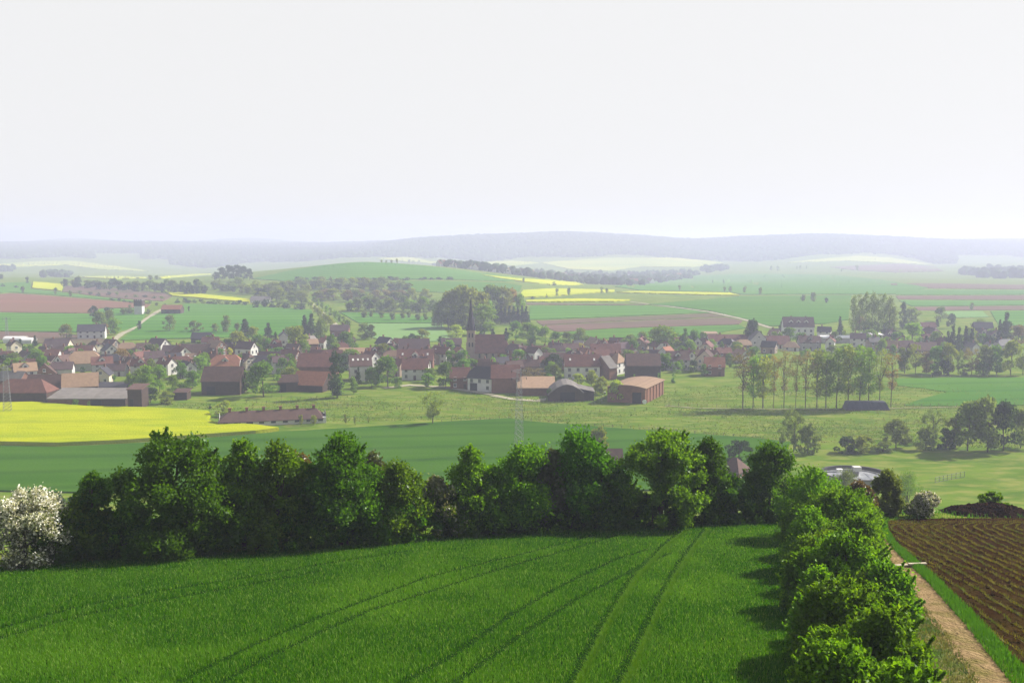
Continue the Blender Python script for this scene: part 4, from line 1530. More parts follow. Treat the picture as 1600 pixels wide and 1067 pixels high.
def mast(px, base, top, wt, wb, label):
    p = hit(px, base)
    k = mpp(p)
    H = EYE + slope_of(top) * p.y - p.z
    root = empty('power_pylon', p, R(18))
    tag(root, label, 'pylon', 'electricity pylons')
    a, b = wb * k / 2, wt * k / 2
    def corner(q, z):
        r = a + (b - a) * min(1, z / H) ** .8
        sx, sy = ((-1, -1), (1, -1), (1, 1), (-1, 1))[q]
        return Vector((sx * r, sy * r, z))
    levels = [H * t for t in np.linspace(0, 1, 15)]
    for q in range(4):
        m = MB()
        for z0, z1 in zip(levels, levels[1:]):
            m.tube(corner(q, z0), corner(q, z1), .028, .028, 4, caps=False)
        m.build('leg', M('steel'), root)
    m = MB()
    for i, (z0, z1) in enumerate(zip(levels, levels[1:])):
        for q in range(4):
            r = (q + 1) % 4
            m.tube(corner(q, z0), corner(r, z1), .028, .028, 4, caps=False)
            m.tube(corner(r, z0), corner(q, z1), .028, .028, 4, caps=False)
            m.tube(corner(q, z1), corner(r, z1), .024, .024, 4, caps=False)
    m.build('lattice_bracing', M('steel'), root)
    for z in (H * .90, H * .99):
        m = MB()
        L = 2.4
        for s in (-1, 1):
            m.tube((0, 0, z), (s * L, 0, z), .06, .04, 4)
            m.tube((0, 0, z - .9), (s * L, 0, z), .05, .03, 4)
        c = m.build('crossarm', M('steel'), root)
        for s in (-1, 1):
            m = MB()
            m.tube((s * L * .95, 0, z), (s * L * .95, 0, z - .7), .09, .09, 6)
            m.build('insulator', M('glass'), c)
mast(811, 704, 577, 6, 13, 'slim steel lattice pylon rising in front of the low sheds')
mast(12, 646, 572, 6, 12, 'steel lattice pylon at the edge of the rapeseed field')
mast(11, 524, 496, 2, 4, 'small far pylon beside the bare strip above the village')

# ------------------------------------------------------------------ second village, far off
far_rows = [(690, 418), (702, 420), (716, 421), (731, 424), (745, 424), (757, 426), (768, 428), (782, 427), (796, 430), (812, 430), (828, 432), (846, 431), (863, 434), (880, 433), (893, 437),
            (905, 434), (918, 440), (930, 436), (942, 441), (955, 437), (966, 443), (978, 439), (990, 444), (1002, 440), (1016, 443), (1030, 438), (1044, 436), (1058, 434), (1020, 431), (985, 431)]
for q, (px, by) in enumerate(far_rows):
    roof = ('red', 'brown', 'orange', 'tan', 'red')[q % 5]
    p = hit(px, by, 1500)
    b = MB()
    L, D, wh, rh = random.uniform(12, 20), 9, 5, 5
    b.box((0, 0, wh / 2), (L, D, wh), 0)
    for s in (-1, 1):
        b.poly([(s * L/2, -D/2, wh), (s * L/2, D/2, wh), (s * L/2, 0, wh + rh)], [(0, 1, 2) if s > 0 else (2, 1, 0)], 0)
    b.slab([(-L/2 - .4, -D/2 - .5, wh - .3), (L/2 + .4, -D/2 - .5, wh - .3), (L/2 + .4, 0, wh + rh), (-L/2 - .4, 0, wh + rh)], .3, 1)
    b.slab([(-L/2 - .4, 0, wh + rh), (L/2 + .4, 0, wh + rh), (L/2 + .4, D/2 + .5, wh - .3), (-L/2 - .4, D/2 + .5, wh - .3)], .3, 1)
    o = b.build('distant_house', [M('wall_white'), M('roof_' + roof)], loc=p, rz=R(random.uniform(-80, 80)))
    tag(o, 'tiny pale house half hidden among trees of the far village', 'house', 'houses of the far village')
# ------------------------------------------------------------------ hedgerow at the far edge of the wheat
GH = 'hedgerow along the wheat field'
HERO = [
    # px, base, top, width, leaf, shape, options, label
    (42, 882, 757, 138, 'leaf_olive', 'dome', dict(blossom='blossom', n=15000, ls=.18, skirt=.02, shoots=18), 'white blossoming bush at the wheat field corner', 'bush'),
    (128, 874, 772, 92, 'leaf_hero2', 'dome', dict(skirt=.02), 'small green bush next to the white blossoming one', 'bush'),
    (151, 872, 731, 62, 'leaf_hero', 'dome', dict(n=6000, shoots=10), 'thin pointed young tree beside the biggest dark tree', 'tree'),
    (272, 867, 673, 196, 'leaf_hero', 'dome', dict(n=26000, nl=60, lobe=.24, shoots=26, skirt=.04), 'biggest dark dome shaped tree of the hedgerow', 'tree'),
    (380, 862, 684, 74, 'leaf_hero2', 'dome', dict(n=9000), 'narrow dark tree right beside the biggest one', 'tree'),
    (433, 859, 692, 100, 'leaf_hero2', 'dome', dict(n=12000), 'fresh green tree with its trunk showing, below the stable', 'tree'),
    (473, 850, 707, 64, 'leaf_rust', 'dome', dict(n=7000), 'rust tinged bush top between two green hedgerow trees', 'bush'),
    (532, 853, 680, 124, 'leaf_hero', 'dome', dict(n=19000, nl=46, shoots=24), 'second biggest dark tree, with a pale tuft on top', 'tree'),
    (583, 838, 702, 50, 'leaf_olive', 'dome', dict(n=5000), 'grey olive bush peering out behind the second biggest dark tree', 'bush'),
    (622, 846, 722, 92, 'leaf_hero2', 'dome', dict(n=11000), 'light green bushy tree right of the second biggest dark tree', 'tree'),
    (682, 838, 746, 104, 'leaf_hero2', 'dome', dict(n=12000, blossom='blossom_cream'), 'cream blossoming bush in the middle of the hedgerow', 'bush'),
    (735, 837, 700, 78, 'leaf_hero2', 'dome', dict(n=10000), 'bright green slim tree right of the cream blossoming bush', 'tree'),
    (772, 836, 722, 60, 'leaf_hero2', 'dome', dict(n=8000), 'dark slim tree just left of the pylon foot', 'tree'),
    (818, 832, 680, 92, 'leaf_hero2', 'dome', dict(n=12000, shoots=20), 'bright green tree standing in front of the slim pylon', 'tree'),
    (862, 829, 700, 62, 'leaf_olive', 'dome', dict(n=8000), 'olive brown tree right of the pylon foot', 'tree'),
    (902, 828, 668, 96, 'leaf_hero', 'dome', dict(n=13000, shoots=20), 'tall ragged dark tree between the pylon and the broad tree', 'tree'),
    (945, 826, 712, 80, 'leaf_hero', 'dome', dict(n=10000), 'dark leaning tree left of the broad tree', 'tree'),
    (1032, 823, 672, 150, 'leaf_hero2', 'dome', dict(n=22000, nl=52, lobe=.26, shoots=24), 'broad bushy tree, widest at the end towards the pump house', 'tree'),
    (1106, 819, 682, 62, 'leaf_hero', 'dome', dict(n=9000), 'slim tree on the shoulder of the broad bushy tree', 'tree'),
    (1124, 817, 738, 96, 'leaf_hero', 'dome', dict(n=10000, skirt=.02), 'low black green bush before the brick pump house', 'bush'),
    (1203, 814, 688, 82, 'leaf_hero', 'dome', dict(n=14000, skirt=.03), 'upright dark tree at the last corner of the wheat field', 'tree'),
]
for q, (px, base, top, w, lf, shp, opt, label, cat) in enumerate(HERO):
    w *= 1.12
    hero_tree('hedgerow_' + cat, px, base, top, w, label, lf, shp, seed=q, cat=cat, group=GH, **opt)
# undergrowth closing the gaps below the trees
for q, (px, base, top, w, lf) in enumerate([
        (205, 871, 782, 112, 'leaf_hero'), (92, 878, 802, 92, 'leaf_hero'), (338, 865, 765, 112, 'leaf_hero'), (400, 862, 782, 104, 'leaf_hero2'), (482, 857, 762, 104, 'leaf_hero'),
        (590, 848, 756, 104, 'leaf_hero2'), (645, 844, 770, 92, 'leaf_hero'), (712, 838, 768, 92, 'leaf_hero'), (765, 834, 770, 100, 'leaf_hero'), (545, 852, 790, 100, 'leaf_hero'),
        (845, 830, 762, 104, 'leaf_hero2'), (890, 827, 766, 104, 'leaf_hero'), (968, 824, 758, 112, 'leaf_hero'), (1072, 819, 756, 108, 'leaf_hero'), (1160, 815, 758, 96, 'leaf_hero'),
        (265, 868, 800, 120, 'leaf_hero'), (440, 860, 800, 100, 'leaf_hero'), (1020, 822, 770, 120, 'leaf_hero'), (150, 874, 800, 100, 'leaf_hero'), (805, 832, 785, 90, 'leaf_hero'), (930, 826, 780, 90, 'leaf_hero')]):
    top += 4
    t = hero_tree('hedgerow_bush', px, base, top, w, None, lf, 'dome', n=8000, seed=60 + q, cat='bush', group='undergrowth bushes of the hedgerow', skirt=0.0, shoots=8)
    AUTO.append((t, 'low dark undergrowth bush', px, (top + base) / 2))

# hazel hedge beside the dirt track
for q, (px, base, top, w, n, lf, label) in enumerate([
        (1272, 842, 737, 118, 17000, 'leaf_hazel', 'light green hazel bush at the top of the track hedge'),
        (1326, 872, 775, 96, 14000, 'leaf_hazel', 'second hazel bush down the hedge, with dark upright shoots'),
        (1268, 892, 800, 84, 11000, 'leaf_hero2', 'darker bush on the wheat side below the topmost hazel'),
        (1318, 960, 838, 136, 22000, 'leaf_hazel', 'rounded hazel bush halfway down the track hedge'),
        (1384, 985, 882, 88, 14000, 'leaf_hazel', 'hazel bush leaning over the dirt track with long shoots'),
        (1312, 1042, 905, 128, 22000, 'leaf_hazel', 'big hazel bush beside the wheat, low in the hedge'),
        (1378, 1110, 962, 138, 26000, 'leaf_hazel', 'bright hazel bush next to the lower end of the track'),
        (1256, 952, 868, 66, 9000, 'leaf_hero2', 'small dark bush squeezed against the wheat halfway down the hedge'),
        (1262, 1028, 935, 62, 9000, 'leaf_hero2', 'small dark bush against the wheat low in the hedge'),
        (1345, 905, 812, 80, 11000, 'leaf_hazel', 'hazel bush between the upper hedge and the pale planks'),
        (1292, 925, 838, 90, 12000, 'leaf_hazel', 'hazel bush filling the middle of the hedge above the big one'),
        (1352, 1015, 920, 110, 15000, 'leaf_hazel', 'hazel bush in the thick of the hedge beside the leaning one'),
        (1300, 868, 770, 100, 13000, 'leaf_hazel', 'hazel bush between the two topmost ones'),
        (1300, 1165, 1005, 130, 20000, 'leaf_hazel', 'hazel bush cut by the lower picture edge beside the wheat'),
        (1400, 1260, 1050, 190, 24000, 'leaf_hazel', 'lowest hazel bush, mostly below the picture edge')]):
    hero_tree('hazel_bush', px, base, top - 6, w * 1.08, label, lf, 'dome', n=int(n * 1.1), ls=.17, seed=90 + q, cat='bush', group='hazel hedge beside the dirt track', skirt=0.0, shoots=60, nl=70, lobe=.24, fuzz=.5, shoot_len=2.0)

for q, (px, base, top, w) in enumerate([
        (1246, 850, 785, 60), (1338, 850, 770, 66), (1352, 890, 815, 60), (1262, 905, 838, 70), (1300, 900, 815, 80), (1345, 935, 850, 74), (1278, 975, 888, 70),
        (1352, 985, 898, 76), (1392, 1020, 925, 60), (1300, 1005, 915, 80), (1368, 1060, 955, 84), (1290, 1085, 985, 80), (1340, 1090, 985, 90), (1405, 1085, 990, 60), (1420, 1140, 1045, 64), (1350, 1150, 1030, 90)]):
    t = hero_tree('hazel_bush', px, base, top, w, None, 'leaf_hazel', 'round' if q % 2 else 'dome', n=8000, ls=.16, seed=150 + q, cat='bush', group='hazel hedge beside the dirt track', skirt=0.0, shoots=34, nl=40, lobe=.26, fuzz=.55, shoot_len=2.2)
    AUTO.append((t, 'leafy hazel bush in the track hedge', px, (top + base) / 2))

# bushes below the brow on the right
for q, (px, base, top, w, lf, bl, label) in enumerate([
        (1340, 812, 752, 60, 'leaf_rust', None, 'rust brown bush behind the topmost hazel'),
        (1384, 806, 736, 56, 'grey', None, 'pale grey willow bush in front of the clarifier tank'),
        (1418, 801, 736, 70, 'leaf_hero2', None, 'dense green bush between the tank and the metal railing'),
        (1444, 808, 766, 54, 'grey', 'blossom', 'greyish white blossoming shrub beside the dark heap'),
        (1322, 800, 734, 60, 'grey', None, 'feathery pale shrub rising before the clarifier water'),
        (1550, 800, 768, 60, 'leaf_hero2', None, 'weedy green bush growing over the dark heap')]):
    hero_tree('bush', px, base, top, w, label, lf, 'dome', n=9000, ls=.21, seed=120 + q, cat='bush', group='bushes below the brow', skirt=0.0, blossom=bl)

# ------------------------------------------------------------------ valley and village trees
T = []
def rows(txt, group):
    for r in txt.strip().splitlines():
        for it in r.split(';'):
            a = it.split()
            if len(a) >= 6:
                T.append((float(a[0]), float(a[1]), float(a[2]), float(a[3]), a[4], a[5], group, ' '.join(a[6:])))
rows('''
20 536 553 8 conifer dark; 33 530 554 11 conifer dark; 55 524 541 9 conifer dark; 52 536 553 7 conifer dark; 44 540 561 15 oval green; 30 558 566 14 bush bright
130 537 553 13 round green; 141 540 556 10 oval green; 188 546 574 28 round orange; 104 508 529 21 round olive; 163 507 525 15 round orange; 180 498 523 19 oval bright
156 489 522 24 round grey; 172 487 517 17 round grey; 146 479 497 14 round dark; 168 480 494 20 bush dark; 72 585 601 26 bush dark; 131 574 588 18 bush dark; 178 587 602 10 round green
118 624 636 12 bush green; 139 627 637 9 bush green; 228 572 620 24 tall bright; 216 578 614 18 tall bright; 250 572 612 18 tall bright; 270 588 616 18 round bright; 235 607 629 26 round dark
262 612 631 28 bush olive; 301 581 606 24 round green; 241 551 573 22 round green; 222 553 571 18 round green; 310 532 545 12 tall bright; 287 532 544 9 tall bright; 264 533 546 9 tall bright
245 539 553 12 round bright; 236 543 556 10 oval bright; 317 535 545 16 bush lime; 265 494 518 19 round grey; 304 502 519 27 broad grey; 336 505 519 14 round grey; 353 493 520 12 tall grey; 371 505 518 12 round grey
218 501 516 9 round dark; 370 520 552 30 round lime; 359 544 557 12 round yellow; 383 499 530 24 conifer dark; 396 512 541 22 round olive; 330 604 614 12 bush olive; 352 603 615 16 bush olive
379 578 613 24 oval bright; 396 574 613 20 oval green; 350 628 650 30 bush lime; 412 569 620 46 round green; 441 561 587 20 round green; 455 564 584 13 round bright; 480 560 590 34 round green
463 511 556 31 oval olive; 476 493 527 17 conifer dark; 487 490 527 17 conifer dark; 501 499 536 20 oval grey; 519 524 551 18 round green; 541 520 549 30 round green; 527 552 622 22 tall dark; 526 588 621 20 oval bright
553 589 616 12 oval bright; 560 574 601 9 conifer dark; 581 575 606 20 round green; 606 560 604 36 round green; 592 578 603 14 round green; 431 519 546 11 conifer dark; 413 528 546 16 round grey; 419 505 530 15 conifer dark
448 512 532 12 round grey; 405 540 560 14 round bright; 570 505 530 18 tall grey; 580 508 530 12 tall grey; 602 545 562 14 round grey; 660 516 534 26 round olive; 643 522 540 14 round dark
712 509 530 24 round lime; 690 527 542 18 round dark; 756 478 523 38 oval bright; 725 563 592 26 round green; 697 569 606 32 round green; 669 584 605 20 round bright; 706 548 577 20 oval green; 738 562 582 22 round green
785 555 577 20 round green; 770 514 527 9 conifer dark; 791 513 533 11 conifer dark; 752 516 526 8 conifer dark; 806 504 532 24 round green; 824 506 534 24 round bright; 836 511 537 22 round green; 852 512 538 20 round bright; 868 520 543 20 round green
905 514 540 28 round grey; 925 528 547 18 round green; 885 520 540 16 round grey; 907 537 553 14 round yellow; 887 545 558 14 round bright; 835 575 604 38 sparse brown; 868 570 594 18 round grey
902 585 602 24 round lime; 924 579 603 17 oval lime; 941 590 617 20 round lime; 963 596 628 26 round lime; 858 585 600 14 round green; 1036 511 550 46 round bright; 1070 513 551 17 conifer green; 1085 517 547 20 round green
1097 520 542 16 round green; 1003 520 545 20 round grey; 985 524 545 18 round grey; 1127 534 557 14 conifer green; 1152 536 560 22 round green; 1083 564 582 15 round dark; 1052 584 598 9 bush green; 1058 566 582 14 round bright
1178 544 572 26 round green; 1140 553 575 16 round green; 1233 513 536 24 round green; 1252 521 540 22 round green; 1312 495 526 12 conifer dark; 1319 517 532 9 round lime; 1305 519 536 18 round grey; 1268 503 522 8 conifer dark
1262 498 518 7 conifer dark; 1220 503 521 9 conifer dark; 1345 496 522 22 round brown; 1360 506 527 26 bush dark; 1382 505 527 14 conifer dark; 1385 527 544 16 round bright; 1365 530 542 10 conifer dark
1410 473 514 10 tall dark; 1426 482 512 24 oval grey; 1424 507 542 36 round bright; 1470 481 502 20 round grey; 1486 491 513 13 round dark; 1464 499 512 8 conifer dark; 1461 520 548 22 round bright; 1447 525 545 16 conifer dark
1488 509 550 14 conifer dark; 1498 512 552 14 conifer dark; 1508 510 550 14 conifer dark; 1518 513 548 13 conifer dark; 1480 518 550 13 conifer dark; 1530 500 518 26 round grey; 1550 515 533 22 round bright; 1572 489 538 20 conifer dark; 1561 500 540 13 conifer dark
1590 510 540 28 round brown; 1545 525 545 22 bush dark; 1475 535 556 14 round bright; 1400 520 540 18 round green
590 540 560 16 round green; 634 560 585 14 round green; 622 590 606 12 bush green; 540 556 570 14 round dark; 640 545 556 10 conifer dark; 770 560 585 12 round bright; 205 548 566 14 round green; 160 545 560 12 bush dark
95 590 604 12 bush dark; 300 560 572 12 round green; 330 556 575 10 conifer dark; 255 560 580 14 oval green; 345 545 560 14 round green; 205 585 610 16 oval bright; 285 600 618 22 round green; 1015 590 603 10 bush bright; 1030 583 598 10 bush green
975 600 612 12 bush bright; 1100 570 588 12 round green; 990 585 598 10 bush green; 930 600 616 14 bush lime; 858 608 625 10 bush green; 1005 575 590 10 round green; 875 545 560 12 round green; 800 540 558 14 round dark
1048 540 556 14 round green; 1075 545 562 12 round olive; 1170 520 545 12 tall dark; 1260 545 560 18 round green; 1200 555 575 24 round green; 1395 540 560 14 round green; 1345 540 556 20 round green; 1300 540 556 18 round grey
''', 'trees among the village houses')
rows('''
1413 545 584 20 oval grey; 1430 540 585 24 sparse olive; 1447 550 584 16 tall brown; 1463 544 585 26 round green; 1482 538 586 24 oval olive; 1497 549 585 20 sparse grey; 1518 545 586 24 sparse brown; 1537 542 586 26 round grey; 1557 541 586 22 oval green; 1579 536 586 32 round olive; 1598 542 586 26 sparse olive; 1470 562 586 28 bush dark; 1535 566 586 26 bush green; 1506 570 586 20 bush grey
''', 'row of trees at the village edge')
rows('''
1332 459 532 14 poplar grey; 1342 456 532 14 poplar grey; 1352 455 532 14 poplar grey; 1362 454 532 14 poplar grey; 1371 455 532 14 poplar grey; 1380 457 532 14 poplar grey; 1389 462 532 15 poplar grey; 1396 475 532 13 poplar grey
''', 'clump of tall poplars behind the village')
rows('''
676 612 663 46 sparse olive single
1240 640 706 44 sparse grey; 1262 662 708 44 bush grey; 1222 665 700 20 sparse grey; 1325 682 707 42 bush dark; 1347 680 706 50 bush olive; 1400 655 700 44 round grey; 1380 688 706 30 bush grey
1446 666 702 36 bush grey; 1478 670 702 34 bush dark; 1458 640 690 36 sparse grey; 1512 628 704 56 round grey; 1542 620 706 66 round grey; 1568 628 704 48 round dark; 1595 640 700 40 round grey; 1492 650 700 34 oval grey
1155 688 722 50 bush dark; 935 668 712 40 bush olive; 328 631 638 7 bush dark; 540 646 662 5 oval olive; 555 650 664 6 oval olive; 576 648 660 4 oval olive; 490 648 664 10 oval lime; 470 648 664 8 oval lime
''', 'bushes and trees of the meadow')
rows('''
1159 545 638 36 budding brown; 1177 550 638 20 poplar bright; 1192 548 638 26 poplar lime; 1209 546 638 20 budding orange; 1225 544 638 26 budding brown; 1242 552 638 18 budding brown; 1259 543 638 26 budding brown; 1276 544 638 22 poplar olive
1291 540 638 24 poplar bright; 1308 538 638 26 poplar bright; 1325 540 637 26 poplar olive; 1342 538 637 26 poplar bright; 1358 539 637 24 poplar bright; 1373 545 637 26 budding olive; 1392 548 636 26 budding orange
''', 'poplar row beside the meadow lane')
# avenue of fresh green trees along the lane
for q in range(9):
    t = q / 8
    T.append((478 + 38 * t, 463 + 34 * t, 474 + 40 * t, 10 + 6 * t, 'round', 'lime', 'avenue trees along the field lane', ''))
    T.append((490 + 54 * t, 462 + 36 * t, 472 + 41 * t, 8 + 5 * t, 'oval', 'bright', 'avenue trees along the field lane', ''))
# wooded hill behind the church
for it in '''690 470 512 34 grey; 705 455 512 40 olive; 722 447 512 42 olive; 740 450 512 44 olive; 752 456 510 40 olive; 700 480 514 36 grey; 716 478 514 34 olive; 728 474 514 30 grey; 768 446 500 40 grey; 785 448 500 38 olive; 800 452 498 30 orange; 812 460 498 22 bright; 776 466 500 30 grey; 683 486 512 22 grey; 762 470 505 24 bright; 745 480 512 20 bright'''.split(';'):
    a = it.split()
    T.append((float(a[0]), float(a[1]), float(a[2]), float(a[3]), 'round', a[4], 'wooded knoll behind the church', ''))
for q in range(8):
    T.append((776 + q * 6.6, 476 + (q % 3) * 1.2, 506, 12, 'conifer', 'dark', 'dark conifer block on the wooded knoll', ''))
# copse on the left hill, belts and lone trees of the middle distance
for it in '''338 424 438 16; 347 418 438 18; 358 415 438 20; 370 414 438 20; 381 416 438 18; 390 420 438 14'''.split(';'):
    a = it.split()
    T.append((float(a[0]), float(a[1]), float(a[2]), float(a[3]), 'round', 'dark', 'dark copse on the hill', ''))
gb = np.random.default_rng(5)
def belt(x0, y0, x1, y1, n, h, w, leafs, group, kinds=('round',), jit=2.5):
    if 'wood' in group or 'belt' in group:
        n, h, w = int(n * 1.5), h * 1.25, w * 1.2
    for q in range(n):
        t = (q + .5) / n
        x = x0 + (x1 - x0) * t + gb.uniform(-1, 1) * w * .3
        y = y0 + (y1 - y0) * t + gb.uniform(-jit, jit)
        hh = h * gb.uniform(.7, 1.25)
        T.append((x, y - hh, y, w * gb.uniform(.8, 1.3), kinds[q % len(kinds)], leafs[int(gb.integers(len(leafs)))], group, ''))
belt(96, 447, 262, 457, 20, 11, 14, ('grey', 'grey', 'dark'), 'tree belt below the yellow slope')
belt(262, 456, 325, 462, 8, 14, 14, ('grey', 'dark'), 'tree belt below the yellow slope')
belt(272, 473, 400, 477, 13, 7, 12, ('dark', 'grey'), 'dark hedge above the green field', ('bush',), 1.0)
belt(400, 480, 478, 484, 8, 11, 16, ('dark', 'grey'), 'dark hedge above the green field', ('bush',), 1.0)
belt(330, 452, 480, 464, 14, 13, 18, ('grey', 'olive', 'grey'), 'loose wood in the side valley')
belt(400, 470, 480, 472, 7, 14, 18, ('grey', 'olive', 'dark'), 'loose wood in the side valley')
belt(450, 452, 640, 454, 16, 13, 20, ('grey', 'grey', 'olive'), 'loose wood in the side valley')
belt(500, 470, 660, 472, 14, 14, 20, ('grey', 'olive', 'brown'), 'loose wood in the side valley')
belt(540, 485, 680, 488, 15, 16, 17, ('grey', 'grey', 'bright'), 'loose wood in the side valley')
belt(560, 497, 690, 500, 6, 9, 12, ('grey',), 'loose wood in the side valley')
belt(455, 437, 640, 438, 14, 5, 14, ('dark', 'grey'), 'hedge line across the green hill', ('bush',), .6)
belt(650, 437, 715, 437, 6, 4, 14, ('dark',), 'hedge line across the green hill', ('bush',), .4)
belt(170, 470, 260, 478, 9, 5, 9, ('grey', 'dark'), 'bushes between the bare strips', ('bush',), 1.5)
belt(120, 459, 260, 468, 10, 5, 9, ('grey', 'dark'), 'bushes between the bare strips', ('bush',), 1.5)
belt(188, 492, 232, 490, 6, 12, 13, ('dark', 'grey'), 'dark bushes round the field tower', ('bush',), 1)
belt(252, 491, 284, 491, 4, 6, 10, ('dark',), 'dark bushes round the field tower', ('bush',), .6)
belt(55, 786, 150, 782, 8, 12, 22, ('dark', 'green'), 'low hedge at the lower edge of the crop', ('bush',), 1.5)
belt(590, 411, 660, 412, 8, 6, 6, ('lime', 'olive'), 'trees on the hill crest', ('round',), .5)
rows('''
43 433 443 9 round dark; 36 447 458 10 round grey; 2 428 437 10 round dark; 87 450 460 10 round grey; 110 454 464 9 round grey; 5 443 448 10 bush dark; 25 446 450 10 bush dark; 235 430 438 12 round grey; 245 430 438 10 round grey; 295 478 487 4 oval dark
818 434 442 6 round grey; 866 440 446 11 bush grey; 870 451 463 9 round grey; 889 449 462 10 round grey; 854 459 465 5 bush grey; 940 449 458 9 round grey; 948 450 458 8 round grey; 832 463 467 10 bush dark; 1062 446 454 8 round grey; 1132 448 456 8 round grey; 1141 447 456 9 round grey
1163 447 458 8 oval grey; 1188 448 461 8 oval grey; 1255 460 471 12 round grey; 1271 456 472 10 oval grey; 1291 465 474 9 round dark; 1519 472 485 10 round grey; 1339 415 423 9 round grey; 1315 420 425 5 bush grey; 1205 415 423 7 round grey; 1215 416 423 8 round grey; 1245 416 421 5 round grey; 1260 415 421 5 round grey; 1250 415 421 6 round grey
''', 'lone trees among the far fields')
gv = np.random.default_rng(33)
for _ in range(105):
    x = gv.uniform(0, 1180) if gv.random() < .8 else gv.uniform(1190, 1600)
    if x < 1190:
        y = gv.uniform(np.interp(x, [0, 200, 420, 700, 1180], [548, 548, 546, 546, 540]), np.interp(x, [0, 230, 400, 560, 800, 1000, 1180], [602, 606, 604, 600, 604, 592, 580]))
    else:
        y = gv.uniform(530, 572)
    sc = (y - 375) / 200
    if 725 < x < 800 and y < 585:
        continue
    hh = gv.uniform(15, 30) * sc
    T.append((x, y - hh, y, hh * gv.uniform(.75, 1.1), str(gv.choice(['round', 'oval', 'round', 'bush'])), str(gv.choice(['green', 'green', 'bright', 'grey', 'olive', 'bright', 'dark'])), 'trees among the village houses', ''))
for (px, top, base, w, kind, leaf, group, size) in T:
    if group.startswith('trees among') or group.startswith('row of'):
        w *= 1.15
        top -= (base - top) * .06
    elif group.startswith('poplar row'):
        w *= 1.25
        px += gv.uniform(-2, 2)
        top += gv.uniform(-4, 5)
    if size == 'single':
        tree(px, top, base, w, kind, leaf, label='single leafing tree with open crown alone in the meadow', group=None)
    else:
        tree(px, top, base, w, kind, leaf, group=group)

# umbrella pine over the long hall
pp = tree(1176, 500, 546, 28, 'round', 'dark', label='dark flat topped pine over the long white hall')

# ------------------------------------------------------------------ far woodland: masses nobody could count
def ico():
    t = (1 + 5 ** .5) / 2
    v = unit(np.array([(-1, t, 0), (1, t, 0), (-1, -t, 0), (1, -t, 0), (0, -1, t), (0, 1, t), (0, -1, -t), (0, 1, -t), (t, 0, -1), (t, 0, 1), (-t, 0, -1), (-t, 0, 1)], float))
    f = np.array([(0, 11, 5), (0, 5, 1), (0, 1, 7), (0, 7, 10), (0, 10, 11), (1, 5, 9), (5, 11, 4), (11, 10, 2), (10, 7, 6), (7, 1, 8), (3, 9, 4), (3, 4, 2), (3, 2, 6), (3, 6, 8), (3, 8, 9), (4, 9, 5), (2, 4, 11), (6, 2, 10), (8, 6, 7), (9, 8, 1)], np.int32)
    V = [tuple(x) for x in v]
    cache = {}
    def mid(a, b):
        k = (min(a, b), max(a, b))
        if k not in cache:
            m = (np.array(V[a]) + np.array(V[b])) / 2
            V.append(tuple(m / np.linalg.norm(m)))
            cache[k] = len(V) - 1
        return cache[k]
    out = []
    for a, b, c in f:
        x, y, z = mid(a, b), mid(b, c), mid(c, a)
        out += [(a, x, z), (b, y, x), (c, z, y), (x, y, z)]
    return np.array(V), np.array(out, np.int32)
IV, IF = ico()
def crowns(name, P, rad, hgt, g, leaf='wood_far'):
    n = len(P)
    P = np.asarray(P)
    nv = len(IV)
    jit = 1 + g.uniform(-.22, .22, (n, nv, 1))
    V = IV[None] * jit
    V = V * np.stack([rad, rad, hgt], 1)[:, None, :]
    V = V + P[:, None, :] + np.array([0, 0, 1]) * (hgt * .8)[:, None, None]
    f = (IF[None] + (np.arange(n) * nv)[:, None, None]).reshape(-1, 3)
    o = link(name, np_mesh(name, V.reshape(-1, 3), [f], [M(leaf)]))
    return o

gf = np.random.default_rng(11)
FOOT = ([-60, 0, 60, 110, 150, 200, 260, 320, 400, 470, 560, 600, 680, 760, 850, 900, 1000, 1060, 1110, 1150, 1230, 1280, 1350, 1400, 1460, 1500, 1560, 1660],
        [404, 403, 402, 402, 404, 410, 414, 417, 411, 407, 403, 400, 404, 407, 402, 400, 399, 402, 408, 409, 404, 398, 394, 400, 411, 410, 402, 402])
fp = []
for q in range(44000):
    x = gf.uniform(-160, 1760)
    Y = gf.uniform(3350, 4750) if q < 27000 else gf.uniform(4750, 6150)
    if Y > 4750 and 720 < x < 1340:
        continue
    s = (x - 800) / F
    X = s * Y
    z = ground(X, Y)
    dz = z - EYE
    dep = Y * CP - dz * SP
    py = 533.5 - F * (Y * SP + dz * CP) / dep
    fy = np.interp(x, *FOOT) + 1.5 * math.sin(x / 23.) + gf.uniform(-1, 1)
    if py < fy and not (150 < x < 225 and 396 < py) and not (215 < x < 270 and 405 < py) and not (1490 < x < 1580 and py > 399):
        fp.append((X, Y, z))
fp = np.array(fp)
tag(crowns('forest', fp, gf.uniform(8, 13, len(fp)), gf.uniform(7, 11, len(fp)), gf), kind='stuff', label='hazy forest covering the far ridge', cat='forest')

